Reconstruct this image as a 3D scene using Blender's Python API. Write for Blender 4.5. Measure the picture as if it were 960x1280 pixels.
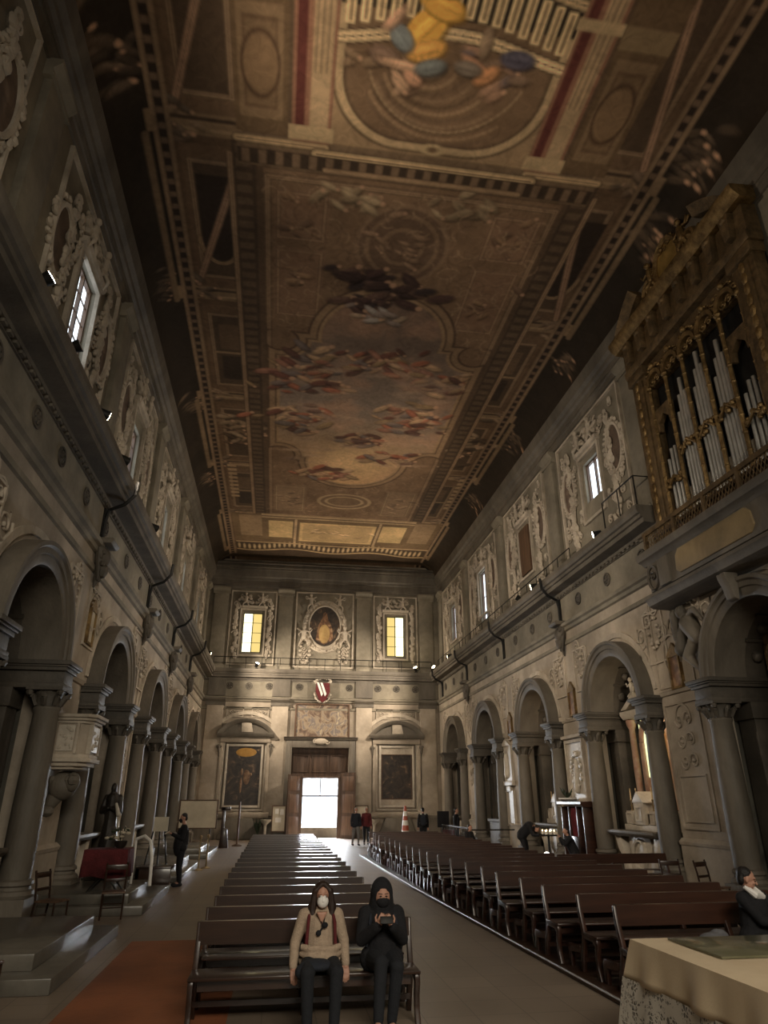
import bpy, bmesh, math, random
import numpy as np
from mathutils import Vector, Matrix
PI=math.pi; R=math.radians; rnd=random.Random(7)
S=bpy.context.scene; COL=S.collection
for o in list(bpy.data.objects): bpy.data.objects.remove(o)
# ---------------- camera
FPX=840.0; CAMH=2.05
pitch=math.atan(361/FPX); yaw=math.atan(137/(FPX/math.cos(pitch)))
cam=bpy.data.cameras.new('camera'); camo=bpy.data.objects.new('camera',cam); COL.objects.link(camo)
cam.sensor_fit='VERTICAL'; cam.sensor_height=32.0; cam.lens=32.0*FPX/1280; cam.clip_end=300; cam.clip_start=.05
camo.location=(0,0,CAMH); camo.rotation_euler=(PI/2+pitch,0,-yaw)
S.camera=camo
# ---------------- view, world
S.view_settings.view_transform='Standard'; S.view_settings.look='None'
S.view_settings.gamma=1; S.view_settings.use_curve_mapping=False
S.view_settings.exposure=0.0
w=bpy.data.worlds.new('sky'); S.world=w; w.use_nodes=True
bg=w.node_tree.nodes['Background']; bg.inputs[0].default_value=(.80,.90,1,1); bg.inputs[1].default_value=2.5
def area(name,loc,target,sx,sy,power,color):
    l=bpy.data.lights.new(name,'AREA'); l.shape='RECTANGLE'; l.size=sx; l.size_y=sy; l.energy=power; l.color=color
    o=bpy.data.objects.new(name,l); COL.objects.link(o); o.location=loc
    o.rotation_euler=(Vector(target)-Vector(loc)).to_track_quat('-Z','Y').to_euler(); return o
XL,XR,XLU,XRU,YF,YB=-4.8,10.2,-5.1,10.4,44.0,-7.0
CX=2.72
# daylight through the open door; two fill lamps added behind the camera
area('door_daylight',(2.75,46.6,2.9),(2.75,20,.6),3.4,3.6,4200,(.90,.95,1))
su=bpy.data.lights.new('street_sun','SUN'); su.energy=14; su.angle=.01; su.color=(1,.95,.85); so=bpy.data.objects.new('street_sun',su); COL.objects.link(so); so.rotation_euler=(R(-35),R(10),0); so.location=(3,60,30)
tl=area('rear_fill',(2.7,-5.5,8.0),(3,12,0.5),7,3.0,620,(1,.90,.74)); tl.data.spread=R(120)
area('rear_fill_top',(2.7,-1.5,14.5),(3,9,0),5,4,55,(1,.88,.70))
# ---------------- helpers
def link(o,parent=None):
    COL.objects.link(o)
    if parent: o.parent=parent
    return o
WL={}
def thing(name,label,cat,loc=(0,0,0),group=None,rz=0):
    o=bpy.data.objects.new(name,None); o.empty_display_size=.1; COL.objects.link(o); o.location=loc; o.rotation_euler=(0,0,rz)
    o['label']=label; o['category']=cat
    if group: o['group']=group
    WL[o.name]=Vector(loc); return o
def tag(o,label,cat,group=None):
    o['label']=label; o['category']=cat
    if group: o['group']=group
    return o
Tid=lambda u,d,z:(u,d,z)
TR=lambda u,d,z:(XR-d,u,z)
TL=lambda u,d,z:(XL+d,u,z)
TF=lambda u,d,z:(u,YF-d,z)
class M:
    def __init__(s,T=None): s.v=[]; s.f=[]; s.T=T
    def add(s,vs,fs):
        n=len(s.v)
        s.v.extend([tuple(p) for p in vs] if s.T is None else [s.T(*p) for p in vs])
        s.f.extend([tuple(i+n for i in f) for f in fs]); return s
    def box(s,x0,x1,y0,y1,z0,z1):
        return s.add([(x0,y0,z0),(x1,y0,z0),(x1,y1,z0),(x0,y1,z0),(x0,y0,z1),(x1,y0,z1),(x1,y1,z1),(x0,y1,z1)],
            [(0,3,2,1),(4,5,6,7),(0,1,5,4),(1,2,6,5),(2,3,7,6),(3,0,4,7)])
    def obox(s,c,h,rot):
        m=rot if isinstance(rot,Matrix) else Matrix.Rotation(rot,3,'Z'); c=Vector(c)
        vs=[c+m@Vector((a*h[0],b*h[1],e*h[2])) for e in(-1,1) for a,b in((-1,-1),(1,-1),(1,1),(-1,1))]
        return s.add(vs,[(0,3,2,1),(4,5,6,7),(0,1,5,4),(1,2,6,5),(2,3,7,6),(3,0,4,7)])
    def prism(s,pts,ax,a,b):
        n=len(pts)
        g={'x':lambda p,t:(t,p[0],p[1]),'y':lambda p,t:(p[0],t,p[1]),'z':lambda p,t:(p[0],p[1],t)}[ax]
        vs=[g(p,a) for p in pts]+[g(p,b) for p in pts]
        return s.add(vs,[tuple(range(n)),tuple(range(2*n-1,n-1,-1))]+[(i,(i+1)%n,(i+1)%n+n,i+n) for i in range(n)])
    def lathe(s,prof,c=(0,0,0),n=16,sx=1,sy=1):
        vs=[(c[0]+r*sx*math.cos(2*PI*k/n),c[1]+r*sy*math.sin(2*PI*k/n),c[2]+z) for r,z in prof for k in range(n)]
        fs=[(i*n+k,i*n+(k+1)%n,(i+1)*n+(k+1)%n,(i+1)*n+k) for i in range(len(prof)-1) for k in range(n)]
        fs+=[tuple(range(n-1,-1,-1)),tuple((len(prof)-1)*n+k for k in range(n))]
        return s.add(vs,fs)
    def tube(s,pts,r,n=6,cl=False):
        pts=[Vector(p) for p in pts]; k=len(pts); rr=r if hasattr(r,'__len__') else [r]*k; vs=[]; up=None
        for i,p in enumerate(pts):
            a=pts[(i-1)%k] if (cl or i>0) else p; b=pts[(i+1)%k] if (cl or i<k-1) else p
            t=(b-a).normalized()
            if up is None:
                up=Vector((0,0,1)) if abs(t.z)<.9 else Vector((1,0,0))
            x=t.cross(up).normalized(); y=x.cross(t).normalized(); up=y
            for j in range(n):
                q=2*PI*j/n; vs.append(p+x*(rr[i]*math.cos(q))+y*(rr[i]*math.sin(q)))
        m=k if cl else k-1
        fs=[(i*n+j,i*n+(j+1)%n,((i+1)%k)*n+(j+1)%n,((i+1)%k)*n+j) for i in range(m) for j in range(n)]
        if not cl: fs+=[tuple(range(n-1,-1,-1)),tuple((k-1)*n+j for j in range(n))]
        return s.add(vs,fs)
    def ball(s,c,r,n=8,m=None,rot=None):
        r=r if hasattr(r,'__len__') else (r,r,r); m=m or max(4,n//2+1); c=Vector(c)
        P=[Vector((0,0,-r[2]))]
        for i in range(1,m):
            t=-PI/2+PI*i/m
            for k in range(n): P.append(Vector((r[0]*math.cos(t)*math.cos(2*PI*k/n),r[1]*math.cos(t)*math.sin(2*PI*k/n),r[2]*math.sin(t))))
        P.append(Vector((0,0,r[2])))
        if rot is not None: P=[rot@p for p in P]
        e=len(P)-1; fs=[(0,1+(k+1)%n,1+k) for k in range(n)]+[(e,1+(m-2)*n+k,1+(m-2)*n+(k+1)%n) for k in range(n)]
        fs+=[(1+i*n+k,1+i*n+(k+1)%n,1+(i+1)*n+(k+1)%n,1+(i+1)*n+k) for i in range(m-2) for k in range(n)]
        return s.add([c+p for p in P],fs)
    def cap(s,p,q,r1,r2=None,n=10):
        r2=r1 if r2 is None else r2; p=Vector(p);q=Vector(q); t=(q-p)
        L=t.length or 1e-4; t=t/L; pts=[];rr=[]
        for a in (-90,-60,-30,0): pts.append(p+t*(r1*math.sin(R(a)))); rr.append(max(.0008,r1*math.cos(R(a))))
        for a in (0,30,60,90): pts.append(q+t*(r2*math.sin(R(a)))); rr.append(max(.0008,r2*math.cos(R(a))))
        return s.tube(pts,rr,n)
    def arc(s,cu,cz,prof,a0=0,a1=180,n=20,close=True):
        # sweep closed profile [(radius, d)] about (cu,cz) in the wall plane
        k=len(prof); vs=[]
        for i in range(n+1):
            t=R(a0+(a1-a0)*i/n)
            for r,d in prof: vs.append((cu+r*math.cos(t),d,cz+r*math.sin(t)))
        fs=[(i*k+j,i*k+(j+1)%k,(i+1)*k+(j+1)%k,(i+1)*k+j) for i in range(n) for j in range(k)]
        if abs(a1-a0)<359: fs+=[tuple(range(k)),tuple(n*k+j for j in range(k-1,-1,-1))]
        return s.add(vs,fs)
    def oval(s,cu,cz,ru,rz,prof,n=28):
        # swept elliptical frame, prof [(offset,d)]
        k=len(prof); vs=[]
        for i in range(n):
            t=2*PI*i/n
            for o,d in prof: vs.append((cu+(ru+o)*math.cos(t),d,cz+(rz+o)*math.sin(t)))
        return s.add(vs,[(i*k+j,i*k+(j+1)%k,((i+1)%n)*k+(j+1)%k,((i+1)%n)*k+j) for i in range(n) for j in range(k)])
    def frame(s,u0,u1,z0,z1,w,d0,d1):
        s.box(u0-w,u0,d0,d1,z0-w,z1+w); s.box(u1,u1+w,d0,d1,z0-w,z1+w)
        s.box(u0,u1,d0,d1,z0-w,z0); s.box(u0,u1,d0,d1,z1,z1+w); return s
    def run(s,prof,u0,u1):
        # moulding: profile [(d,z)] extruded along u
        return s.prism(prof,'x',u0,u1)
    def build(s,name,mat,parent=None,smooth=True,kind=None,bev=0,remesh=0,sub=0,loc=None,sm=3,ang=38):
        me=bpy.data.meshes.new(name); me.from_pydata(s.v,[],s.f)
        off=Vector((0,0,0)) if parent is None else WL.get(parent.name,Vector((0,0,0)))
        if loc is not None: off=Vector(loc)
        if off.length>0: me.transform(Matrix.Translation(-off))
        bm=bmesh.new(); bm.from_mesh(me)
        if bev:
            bmesh.ops.recalc_face_normals(bm,faces=bm.faces)
            es=[e for e in bm.edges if e.is_manifold and e.calc_face_angle(0)>.6]
            bmesh.ops.bevel(bm,geom=es,offset=bev,segments=2,affect='EDGES',profile=.5,clamp_overlap=True)
        bmesh.ops.recalc_face_normals(bm,faces=bm.faces); bm.to_mesh(me); bm.free()
        me.materials.append(mat)
        o=bpy.data.objects.new(name,me); link(o,parent)
        if parent is None: o.location=off
        WL[o.name]=off
        if smooth:
            me.polygons.foreach_set('use_smooth',[True]*len(me.polygons))
            if not remesh: me.set_sharp_from_angle(angle=R(ang))
        if remesh:
            r=o.modifiers.new('r','REMESH'); r.mode='VOXEL'; r.voxel_size=remesh; r.use_smooth_shade=True
            if sm: q=o.modifiers.new('s','SMOOTH'); q.factor=.5; q.iterations=sm
        if kind: o['kind']=kind
        return o
def clone(o,loc=None,label=None,group=None,parent=None,rz=None):
    c=o.copy(); COL.objects.link(c); c.parent=parent
    if loc is not None: c.location=loc
    if rz is not None: c.rotation_euler=(0,0,rz)
    if label: c['label']=label
    if group: c['group']=group
    for ch in [x for x in bpy.data.objects if x.parent==o]: clone(ch,parent=c)
    return c
# ---------------- materials
def mat(name,c1,c2=None,rough=.75,scale=1.5,bump=.15,bscale=9,metal=0,stain=.35,spec=.4,coat=0,emis=None,estr=0,stretch=(1,1,1)):
    m=bpy.data.materials.new(name); m.use_nodes=True; t=m.node_tree; n=t.nodes; L=t.links.new
    b=n['Principled BSDF']; b.inputs['Roughness'].default_value=rough; b.inputs['Metallic'].default_value=metal
    b.inputs['Specular IOR Level'].default_value=spec; b.inputs['Coat Weight'].default_value=coat; b.inputs['Coat Roughness'].default_value=.12
    if emis:
        b.inputs['Base Color'].default_value=(*c1,1); b.inputs['Emission Color'].default_value=(*emis,1); b.inputs['Emission Strength'].default_value=estr; return m
    c2=c2 or tuple(x*.72 for x in c1)
    tc=n.new('ShaderNodeTexCoord'); mp=n.new('ShaderNodeMapping'); mp.inputs['Scale'].default_value=stretch; L(tc.outputs['Object'],mp.inputs[0])
    a=n.new('ShaderNodeTexNoise'); a.inputs['Scale'].default_value=scale; a.inputs['Detail'].default_value=8; a.inputs['Roughness'].default_value=.65; L(mp.outputs[0],a.inputs[0])
    r=n.new('ShaderNodeValToRGB'); r.color_ramp.elements[0].position=.35; r.color_ramp.elements[1].position=.66
    r.color_ramp.elements[0].color=(*c2,1); r.color_ramp.elements[1].color=(*c1,1); L(a.outputs[0],r.inputs[0])
    out=r.outputs[0]
    if stain:
        s=n.new('ShaderNodeTexNoise'); s.inputs['Scale'].default_value=scale*.35; s.inputs['Detail'].default_value=6; L(mp.outputs[0],s.inputs[0])
        mr=n.new('ShaderNodeMapRange'); mr.inputs[1].default_value=.4; mr.inputs[2].default_value=.62; mr.inputs[3].default_value=1-stain; mr.inputs[4].default_value=1; L(s.outputs[0],mr.inputs[0])
        mx=n.new('ShaderNodeMixRGB'); mx.blend_type='MULTIPLY'; mx.inputs[0].default_value=1; L(out,mx.inputs[1]); L(mr.outputs[0],mx.inputs[2]); out=mx.outputs[0]
    L(out,b.inputs['Base Color'])
    if bump:
        q=n.new('ShaderNodeTexNoise'); q.inputs['Scale'].default_value=bscale; q.inputs['Detail'].default_value=6; L(mp.outputs[0],q.inputs[0])
        bp=n.new('ShaderNodeBump'); bp.inputs['Strength'].default_value=bump; bp.inputs['Distance'].default_value=.05; L(q.outputs[0],bp.inputs['Height']); L(bp.outputs[0],b.inputs['Normal'])
    return m
K={}
K['wall']=mat('pale_stone',(.50,.425,.335),(.35,.295,.225),.85,1.2,.25,7)
K['stucco']=mat('stucco',(.61,.53,.425),(.42,.36,.28),.85,1.8,.5,10,stain=.3)
K['serena']=mat('grey_stone',(.185,.16,.125),(.12,.103,.08),.62,1.6,.22,14,stretch=(1,1,.4))
K['serena_d']=mat('dark_grey_stone',(.11,.094,.073),(.065,.056,.044),.6,1.6,.22,14)
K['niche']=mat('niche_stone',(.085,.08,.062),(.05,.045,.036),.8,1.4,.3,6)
K['frieze']=mat('frieze_stone',(.30,.265,.20),(.20,.175,.13),.8,1.3,.2,9)
K['marble']=mat('white_marble',(.62,.56,.46),(.46,.40,.32),.45,3,.1,12,stain=.2)
K['marblered']=mat('red_marble',(.33,.17,.11),(.42,.30,.22),.4,5,.1,12,stain=.2)
K['iron']=mat('dark_iron',(.02,.02,.02),(.03,.028,.025),.55,8,0,metal=.6)
K['gold']=mat('gilding',(.36,.24,.10),(.15,.09,.035),.5,6,.35,18,metal=.7)
K['oldgold']=mat('worn_gilding',(.23,.15,.07),(.10,.068,.034),.55,5,.4,16,metal=.45)
K['tin']=mat('organ_pipe_tin',(.55,.54,.50),(.42,.41,.38),.38,3,.05,9,metal=.6,stain=.2)
K['pew']=mat('dark_varnished_wood',(.045,.022,.013),(.024,.012,.008),.30,3,.02,30,coat=.3,stretch=(.3,4,4))
K['pewred']=mat('red_brown_wood',(.058,.023,.013),(.032,.013,.008),.34,3,.03,30,coat=.2,stretch=(.3,4,4))
K['wood']=mat('brown_wood',(.15,.085,.05),(.09,.05,.03),.5,3,.1,20,stretch=(5,5,.5))
K['doorwood']=mat('door_wood',(.10,.058,.036),(.06,.035,.022),.55,3,.1,20,stretch=(5,5,.5))
K['black']=mat('black_cloth',(.010,.010,.012),(.006,.006,.008),.9,20,.2,60,stain=0)
K['step']=mat('step_stone',(.15,.135,.11),(.10,.09,.073),.27,1.5,.05,14)
K['navy']=mat('dark_blue_cloth',(.018,.021,.028),(.014,.018,.028),.9,20,.2,60,stain=0)
K['jeans']=mat('dark_denim',(.013,.015,.019),(.009,.010,.013),.9,30,.2,80,stain=0)
K['cream']=mat('beige_knit',(.42,.32,.23),(.33,.25,.18),.95,30,.4,90,stain=0)
K['skin']=mat('skin',(.42,.23,.16),(.36,.19,.13),.55,8,.05,60,stain=0)
K['hair']=mat('brown_hair',(.035,.018,.012),(.018,.010,.007),.5,10,.4,60,stain=0,stretch=(1,1,.15))
K['hairb']=mat('black_hair',(.012,.010,.009),(.006,.005,.005),.5,10,.4,60,stain=0)
K['hairg']=mat('white_hair',(.45,.42,.38),(.35,.32,.28),.6,10,.3,60,stain=0)
K['mask']=mat('white_face_mask',(.72,.70,.67),(.66,.64,.60),.9,10,.05,60,stain=0)
K['maroon']=mat('maroon_cloth',(.13,.020,.022),(.08,.012,.014),.9,8,.2,40,stain=.1)
K['linen']=mat('white_linen',(.62,.50,.34),(.57,.45,.30),.9,3,.06,60,stain=.08)
K['white']=mat('white_paint',(.75,.72,.66),(.68,.65,.6),.6,4,.03,30,stain=.05)
K['red']=mat('red_plastic',(.42,.10,.06),(.38,.09,.05),.45,4,0,30,stain=0)
K['bronze']=mat('dark_bronze',(.035,.028,.022),(.02,.016,.012),.5,5,.1,30,metal=.3)
K['brass']=mat('brass',(.62,.48,.28),(.45,.33,.18),.3,5,0,metal=.9)
K['glassgreen']=mat('green_glass_plate',(.12,.115,.06),(.17,.16,.10),.12,2,0,stain=.2)
K['leaf']=mat('dark_leaves',(.03,.045,.02),(.02,.03,.015),.6,9,0,stain=0)
K['paper']=mat('aged_paper',(.62,.55,.42),(.55,.48,.36),.8,3,0,stain=.15)
K['stripe']=mat('stripe_white',(.8,.78,.72),(.7,.68,.62),.5,4,0,stain=0)
def painting(name,stops,scale=1.2,dist=2.0,rough=.45):
    m=bpy.data.materials.new(name); m.use_nodes=True; t=m.node_tree; n=t.nodes; L=t.links.new
    b=n['Principled BSDF']; b.inputs['Roughness'].default_value=rough
    tc=n.new('ShaderNodeTexCoord'); a=n.new('ShaderNodeTexNoise'); a.inputs['Scale'].default_value=scale; a.inputs['Detail'].default_value=5; a.inputs['Distortion'].default_value=dist
    L(tc.outputs['Object'],a.inputs[0]); r=n.new('ShaderNodeValToRGB'); L(a.outputs[0],r.inputs[0]); cr=r.color_ramp
    while len(cr.elements)<len(stops): cr.elements.new(.5)
    for e,(p,c) in zip(cr.elements,stops): e.position=p; e.color=(*c,1)
    L(r.outputs[0],b.inputs['Base Color']); return m
K['p_dark']=painting('dark_oil_painting',[(.3,(.012,.010,.009)),(.5,(.035,.026,.02)),(.62,(.07,.045,.03)),(.74,(.30,.20,.11))],1.5)
K['p_fresco']=painting('faded_fresco',[(.3,(.05,.04,.035)),(.42,(.15,.10,.07)),(.52,(.30,.235,.16)),(.6,(.14,.12,.12)),(.7,(.42,.34,.22))],1.5,1.4,.8)
K['p_brown']=painting('brown_altar_painting',[(.3,(.05,.03,.02)),(.5,(.16,.08,.04)),(.62,(.30,.18,.10)),(.75,(.45,.33,.2))],1.6)
K['p_medal']=painting('medallion_paint',[(.3,(.07,.05,.035)),(.55,(.13,.09,.065)),(.75,(.22,.16,.11))],2,1,.8)
def glow(name,col,s): return mat(name,(0,0,0),emis=col,estr=s)
K['e_blue']=glow('daylight_glass',(.80,.90,1.0),2.6)
K['e_warm']=glow('sunlit_glass',(1,.74,.25),1.0)
K['e_sun']=glow('sunlit_glass_bright',(1,.88,.50),3.0)
K['e_lamp']=glow('lamp_glass',(1,.82,.5),60)
K['e_green']=glow('green_glow',(.85,.9,.45),1.6)
# floor
def floormat():
    m=bpy.data.materials.new('floor_slabs'); m.use_nodes=True; t=m.node_tree; n=t.nodes; L=t.links.new; b=n['Principled BSDF']
    tc=n.new('ShaderNodeTexCoord'); br=n.new('ShaderNodeTexBrick'); br.inputs['Scale'].default_value=1; br.inputs['Brick Width'].default_value=.55; br.inputs['Row Height'].default_value=.55; br.offset=0
    br.inputs['Mortar Size'].default_value=.006; br.inputs['Color1'].default_value=(.20,.155,.115,1); br.inputs['Color2'].default_value=(.225,.175,.13,1); br.inputs['Mortar'].default_value=(.12,.095,.075,1); L(tc.outputs['Object'],br.inputs[0])
    a=n.new('ShaderNodeTexNoise'); a.inputs['Scale'].default_value=.7; a.inputs['Detail'].default_value=9; L(tc.outputs['Object'],a.inputs[0])
    mr=n.new('ShaderNodeMapRange'); mr.inputs[1].default_value=.3; mr.inputs[2].default_value=.7; mr.inputs[3].default_value=.75; mr.inputs[4].default_value=1.15; L(a.outputs[0],mr.inputs[0])
    mx=n.new('ShaderNodeMixRGB'); mx.blend_type='MULTIPLY'; mx.inputs[0].default_value=1; L(br.outputs[0],mx.inputs[1]); L(mr.outputs[0],mx.inputs[2]); L(mx.outputs[0],b.inputs['Base Color'])
    m2=n.new('ShaderNodeMapRange'); m2.inputs[3].default_value=.34; m2.inputs[4].default_value=.52; L(a.outputs[0],m2.inputs[0]); L(m2.outputs[0],b.inputs['Roughness'])
    return m
K['floor']=floormat()
K['terra']=mat('terracotta_floor',(.33,.115,.048),(.24,.085,.038),.6,1.2,.1,20,stain=.35)
# ---------------- ceiling mural: painted in plan coordinates (x across, y along the nave)
NX,NY=430,1000; X0,X1,Y0c,Y1c=-5.1,10.4,5.0,44.0
gx=np.linspace(X0,X1,NX); gy=np.linspace(Y0c,Y1c,NY); GX,GY=np.meshgrid(gx,gy); CV=np.zeros((NY,NX,3),np.float32)
rs=np.random.RandomState(5)
def vnoise(sx,sy,oct=4):
    out=np.zeros_like(GX); amp=1;tot=0
    for o in range(oct):
        nx=int(15/sx*2**o)+3; ny=int(40/sy*2**o)+3; g=rs.rand(ny,nx)
        fx=(GX-X0)/(X1-X0)*(nx-2); fy=(GY-Y0c)/(Y1c-Y0c)*(ny-2); ix=fx.astype(int); iy=fy.astype(int); tx=fx-ix; ty=fy-iy
        tx=tx*tx*(3-2*tx); ty=ty*ty*(3-2*ty)
        out+=amp*(g[iy,ix]*(1-tx)*(1-ty)+g[iy,ix+1]*tx*(1-ty)+g[iy+1,ix]*(1-tx)*ty+g[iy+1,ix+1]*tx*ty); tot+=amp; amp*=.55
    return out/tot
N1=vnoise(1.2,1.2); N2=vnoise(.5,.5); N3=vnoise(3,3)
def sm(d,s=.04): return np.clip(.5-d/(2*s),0,1)
def put(mask,col,a=1.0):
    mk=(mask*a)[...,None]; col=np.array(col,np.float32)
    CV[:]=CV*(1-mk)+col*mk
def rect(x0,x1,y0,y1,col,a=1,s=.03): put(sm(x0-GX,s)*sm(GX-x1,s)*sm(y0-GY,s)*sm(GY-y1,s),col,a)
def sdell(cx,cy,rx,ry,rot=0):
    c,s_=math.cos(rot),math.sin(rot); dx=GX-cx; dy=GY-cy; u=(dx*c+dy*s_)/rx; v=(-dx*s_+dy*c)/ry
    return (np.sqrt(u*u+v*v)-1)*min(rx,ry)
def ell(cx,cy,rx,ry,col,a=1,rot=0,s=.04): put(sm(sdell(cx,cy,rx,ry,rot),s),col,a)
def ellq(cx,cy,rx,ry,col,a=1,rot=0,s=.04):   # local (fast) ellipse
    m=max(rx,ry)+.15; i0,i1=np.searchsorted(gy,[cy-m,cy+m]); j0,j1=np.searchsorted(gx,[cx-m,cx+m])
    if i1<=i0 or j1<=j0: return
    gX=GX[i0:i1,j0:j1]-cx; gY=GY[i0:i1,j0:j1]-cy; c,s_=math.cos(rot),math.sin(rot)
    d=(np.sqrt(((gX*c+gY*s_)/rx)**2+((-gX*s_+gY*c)/ry)**2)-1)*min(rx,ry); mk=(np.clip(.5-d/(2*s),0,1)*a)[...,None]
    CV[i0:i1,j0:j1]=CV[i0:i1,j0:j1]*(1-mk)+np.array(col,np.float32)*mk
def ring(cx,cy,rx,ry,w,col,a=1): put(sm(np.abs(sdell(cx,cy,rx,ry))-w/2,.03),col,a)
def line(pts,w,col,a=1,s=.03):
    for (ax,ay),(bx,by) in zip(pts[:-1],pts[1:]):
        m=w+.1; i0,i1=np.searchsorted(gy,[min(ay,by)-m,max(ay,by)+m]); j0,j1=np.searchsorted(gx,[min(ax,bx)-m,max(ax,bx)+m])
        if i1<=i0 or j1<=j0: continue
        px=GX[i0:i1,j0:j1]-ax; py=GY[i0:i1,j0:j1]-ay; dx,dy=bx-ax,by-ay; q=np.clip((px*dx+py*dy)/(dx*dx+dy*dy+1e-9),0,1)
        d=np.hypot(px-q*dx,py-q*dy)-w/2; mk=(np.clip(.5-d/(2*s),0,1)*a)[...,None]
        CV[i0:i1,j0:j1]=CV[i0:i1,j0:j1]*(1-mk)+np.array(col,np.float32)*mk
def mould(pts,w=.3,base=(.26,.19,.12)):
    line(pts,w,(.07,.05,.035)); line(pts,w*.78,base); line(pts,w*.34,tuple(c*1.6 for c in base)); line(pts,w*.1,(.10,.07,.05))
def arcp(cx,cy,rx,ry,a0,a1,n=26): return [(cx+rx*math.cos(R(a0+(a1-a0)*i/n)),cy+ry*math.sin(R(a0+(a1-a0)*i/n))) for i in range(n+1)]
def rrect(x0,x1,y0,y1): return [(x0,y0),(x1,y0),(x1,y1),(x0,y1),(x0,y0)]
def figs(cx,cy,n,sx,sy,pal,size=.3):
    for i in range(n):
        x=cx+rnd.gauss(0,sx*.5); y=cy+rnd.gauss(0,sy*.5); c=rnd.choice(pal); a=rnd.uniform(-.9,.9); r=size*rnd.uniform(.5,1.3)
        ellq(x+.05,y+.07,r,r*.42,tuple(k*.3 for k in c),.7,a); ellq(x,y,r*.92,r*.36,c,.92,a)
        ellq(x-.05,y-.05,r*.5,r*.14,tuple(min(1,k*1.45) for k in c),.6,a)
        if rnd.random()<.5: ellq(x+r*math.cos(a)*1.05,y+r*math.sin(a)*1.05,r*.25,r*.25,(.42,.27,.18),.9)
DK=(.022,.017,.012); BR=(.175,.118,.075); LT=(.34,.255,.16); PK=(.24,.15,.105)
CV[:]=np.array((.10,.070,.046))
# coves: deep shade painted into the mural colour, with scattered pale blocks
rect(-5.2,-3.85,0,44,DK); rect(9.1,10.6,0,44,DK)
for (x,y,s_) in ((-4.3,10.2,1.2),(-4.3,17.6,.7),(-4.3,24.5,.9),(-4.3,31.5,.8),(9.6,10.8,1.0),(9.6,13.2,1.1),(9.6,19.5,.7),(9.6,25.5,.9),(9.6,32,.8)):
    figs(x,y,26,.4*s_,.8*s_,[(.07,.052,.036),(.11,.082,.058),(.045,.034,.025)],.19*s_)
# side galleries
for sgn,a,b in ((1,-3.85,-1.75),(-1,7.4,9.1)):
    rect(a,b,0,44,(.105,.072,.046))
    oe=a if sgn>0 else b; ie=b if sgn>0 else a
    for k in range(6):
        y=6.2+6.05*k
        q0,q1=min(oe+sgn*.5,ie),max(oe+sgn*.5,ie)
        rect(q0,q1,y+.2,y+5.4,(.125,.085,.055)); rect(q0+.22,q1-.22,y+.7,y+4.9,(.07,.05,.034))
        mould(rrect(q0+.2,q1-.2,y+.7,y+4.9),.16,(.18,.13,.085))
        if k==1:
            put(sm(np.minimum(sdell((q0+q1)/2,y+3.3,.5,.9),np.maximum(np.abs(GX-(q0+q1)/2)-.5,np.abs(GY-y-2.2)-1.1)),.03),(.03,.022,.017)); mould(arcp((q0+q1)/2,y+3.3,.58,1.0,0,180),.14,(.2,.145,.09))
        elif k in (2,4,5):
            rect(q0+.45,q1-.45,y+1.2,y+2.6,(.115,.08,.052)); rect(q0+.45,q1-.45,y+3.0,y+4.5,(.04,.03,.022)); line([(q0+.3,y+2.8),(q1-.3,y+2.8)],.12,(.22,.16,.10))
        elif k==3: figs((q0+q1)/2,y+2.6,34,1.0,1.6,[(.20,.15,.10),(.13,.09,.06),(.26,.2,.14),(.07,.05,.035)],.34)
        rect(min(oe-sgn*.2,ie),max(oe-sgn*.2,ie),y+5.4,y+6.0,(.20,.145,.092)); rect(min(oe,ie),max(oe,ie),y+5.5,y+5.6,(.05,.035,.025)); rect(min(oe,ie),max(oe,ie),y+5.8,y+5.88,(.30,.22,.14))
        if k<2: mould([(oe+sgn*.5,y+5.3),(ie-sgn*.1,y+.5)],.24,(.22,.145,.10))
        figs(oe+sgn*.5,y+5.7,9,.55,.6,[(.15,.11,.08),(.22,.16,.11),(.1,.08,.06)],.22)
        line([(oe-sgn*(.25 if k%2 else -.05),y),(oe-sgn*(.25 if k%2 else -.05),y+6.05)],.16,(.15,.11,.07))
    for k in range(9): rect(ie-sgn*1.3-.22,ie-sgn*1.3+.22,30.2+k*.45,30.2+k*.45+.26,(.30,.22,.14))
    x=oe+sgn*.16; rect(x-.22,x+.22,0,44,(.20,.145,.095)); rect(x-.10,x+.10,0,44,(.03,.022,.017))
    for k in range(95): rect(x-.09,x+.09,5+k*.41,5+k*.41+.17,(.14,.10,.07))
    x=ie-sgn*.0; rect(x-.30,x+.30,12.2,36.3,(.065,.046,.032))
    for k in range(60): rect(x-.22,x+.2,12.3+k*.41,12.3+k*.41+.24,(.11,.08,.053))
    mould([(ie-sgn*.36,12.6),(ie-sgn*.36,36.4)],.18,(.22,.155,.10))
# central field
rect(-1.25,6.95,12.9,36.2,BR)
mould(rrect(-1.15,6.85,13.15,36.1),.2,(.20,.14,.09))
for x0,x1 in ((-.95,.55),(5.15,6.65)):
    for y0,y1 in ((13.5,15.3),(15.6,18.7)): rect(x0,x1,y0,y1,(.20,.128,.085),.8); mould(rrect(x0+.1,x1-.1,y0+.1,y1-.1),.1,(.25,.17,.11)); figs((x0+x1)/2,(y0+y1)/2,8,.5,.8,[(.24,.16,.10),(.15,.10,.07)],.22)
ell(2.8,15.1,1.35,1.5,(.13,.088,.06)); 
for q in (1.35,1.05,.6): ring(2.8,15.1,q,q*1.12,.13,(.20,.138,.09)); 
figs(2.8,15.1,14,.9,1,[(.22,.15,.10),(.28,.19,.13)],.2)
figs(1.2,13.5,14,.9,.5,[(.33,.26,.17),(.22,.17,.11)],.28); figs(4.4,13.5,14,.9,.5,[(.33,.26,.17),(.22,.17,.11)],.28)
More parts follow.
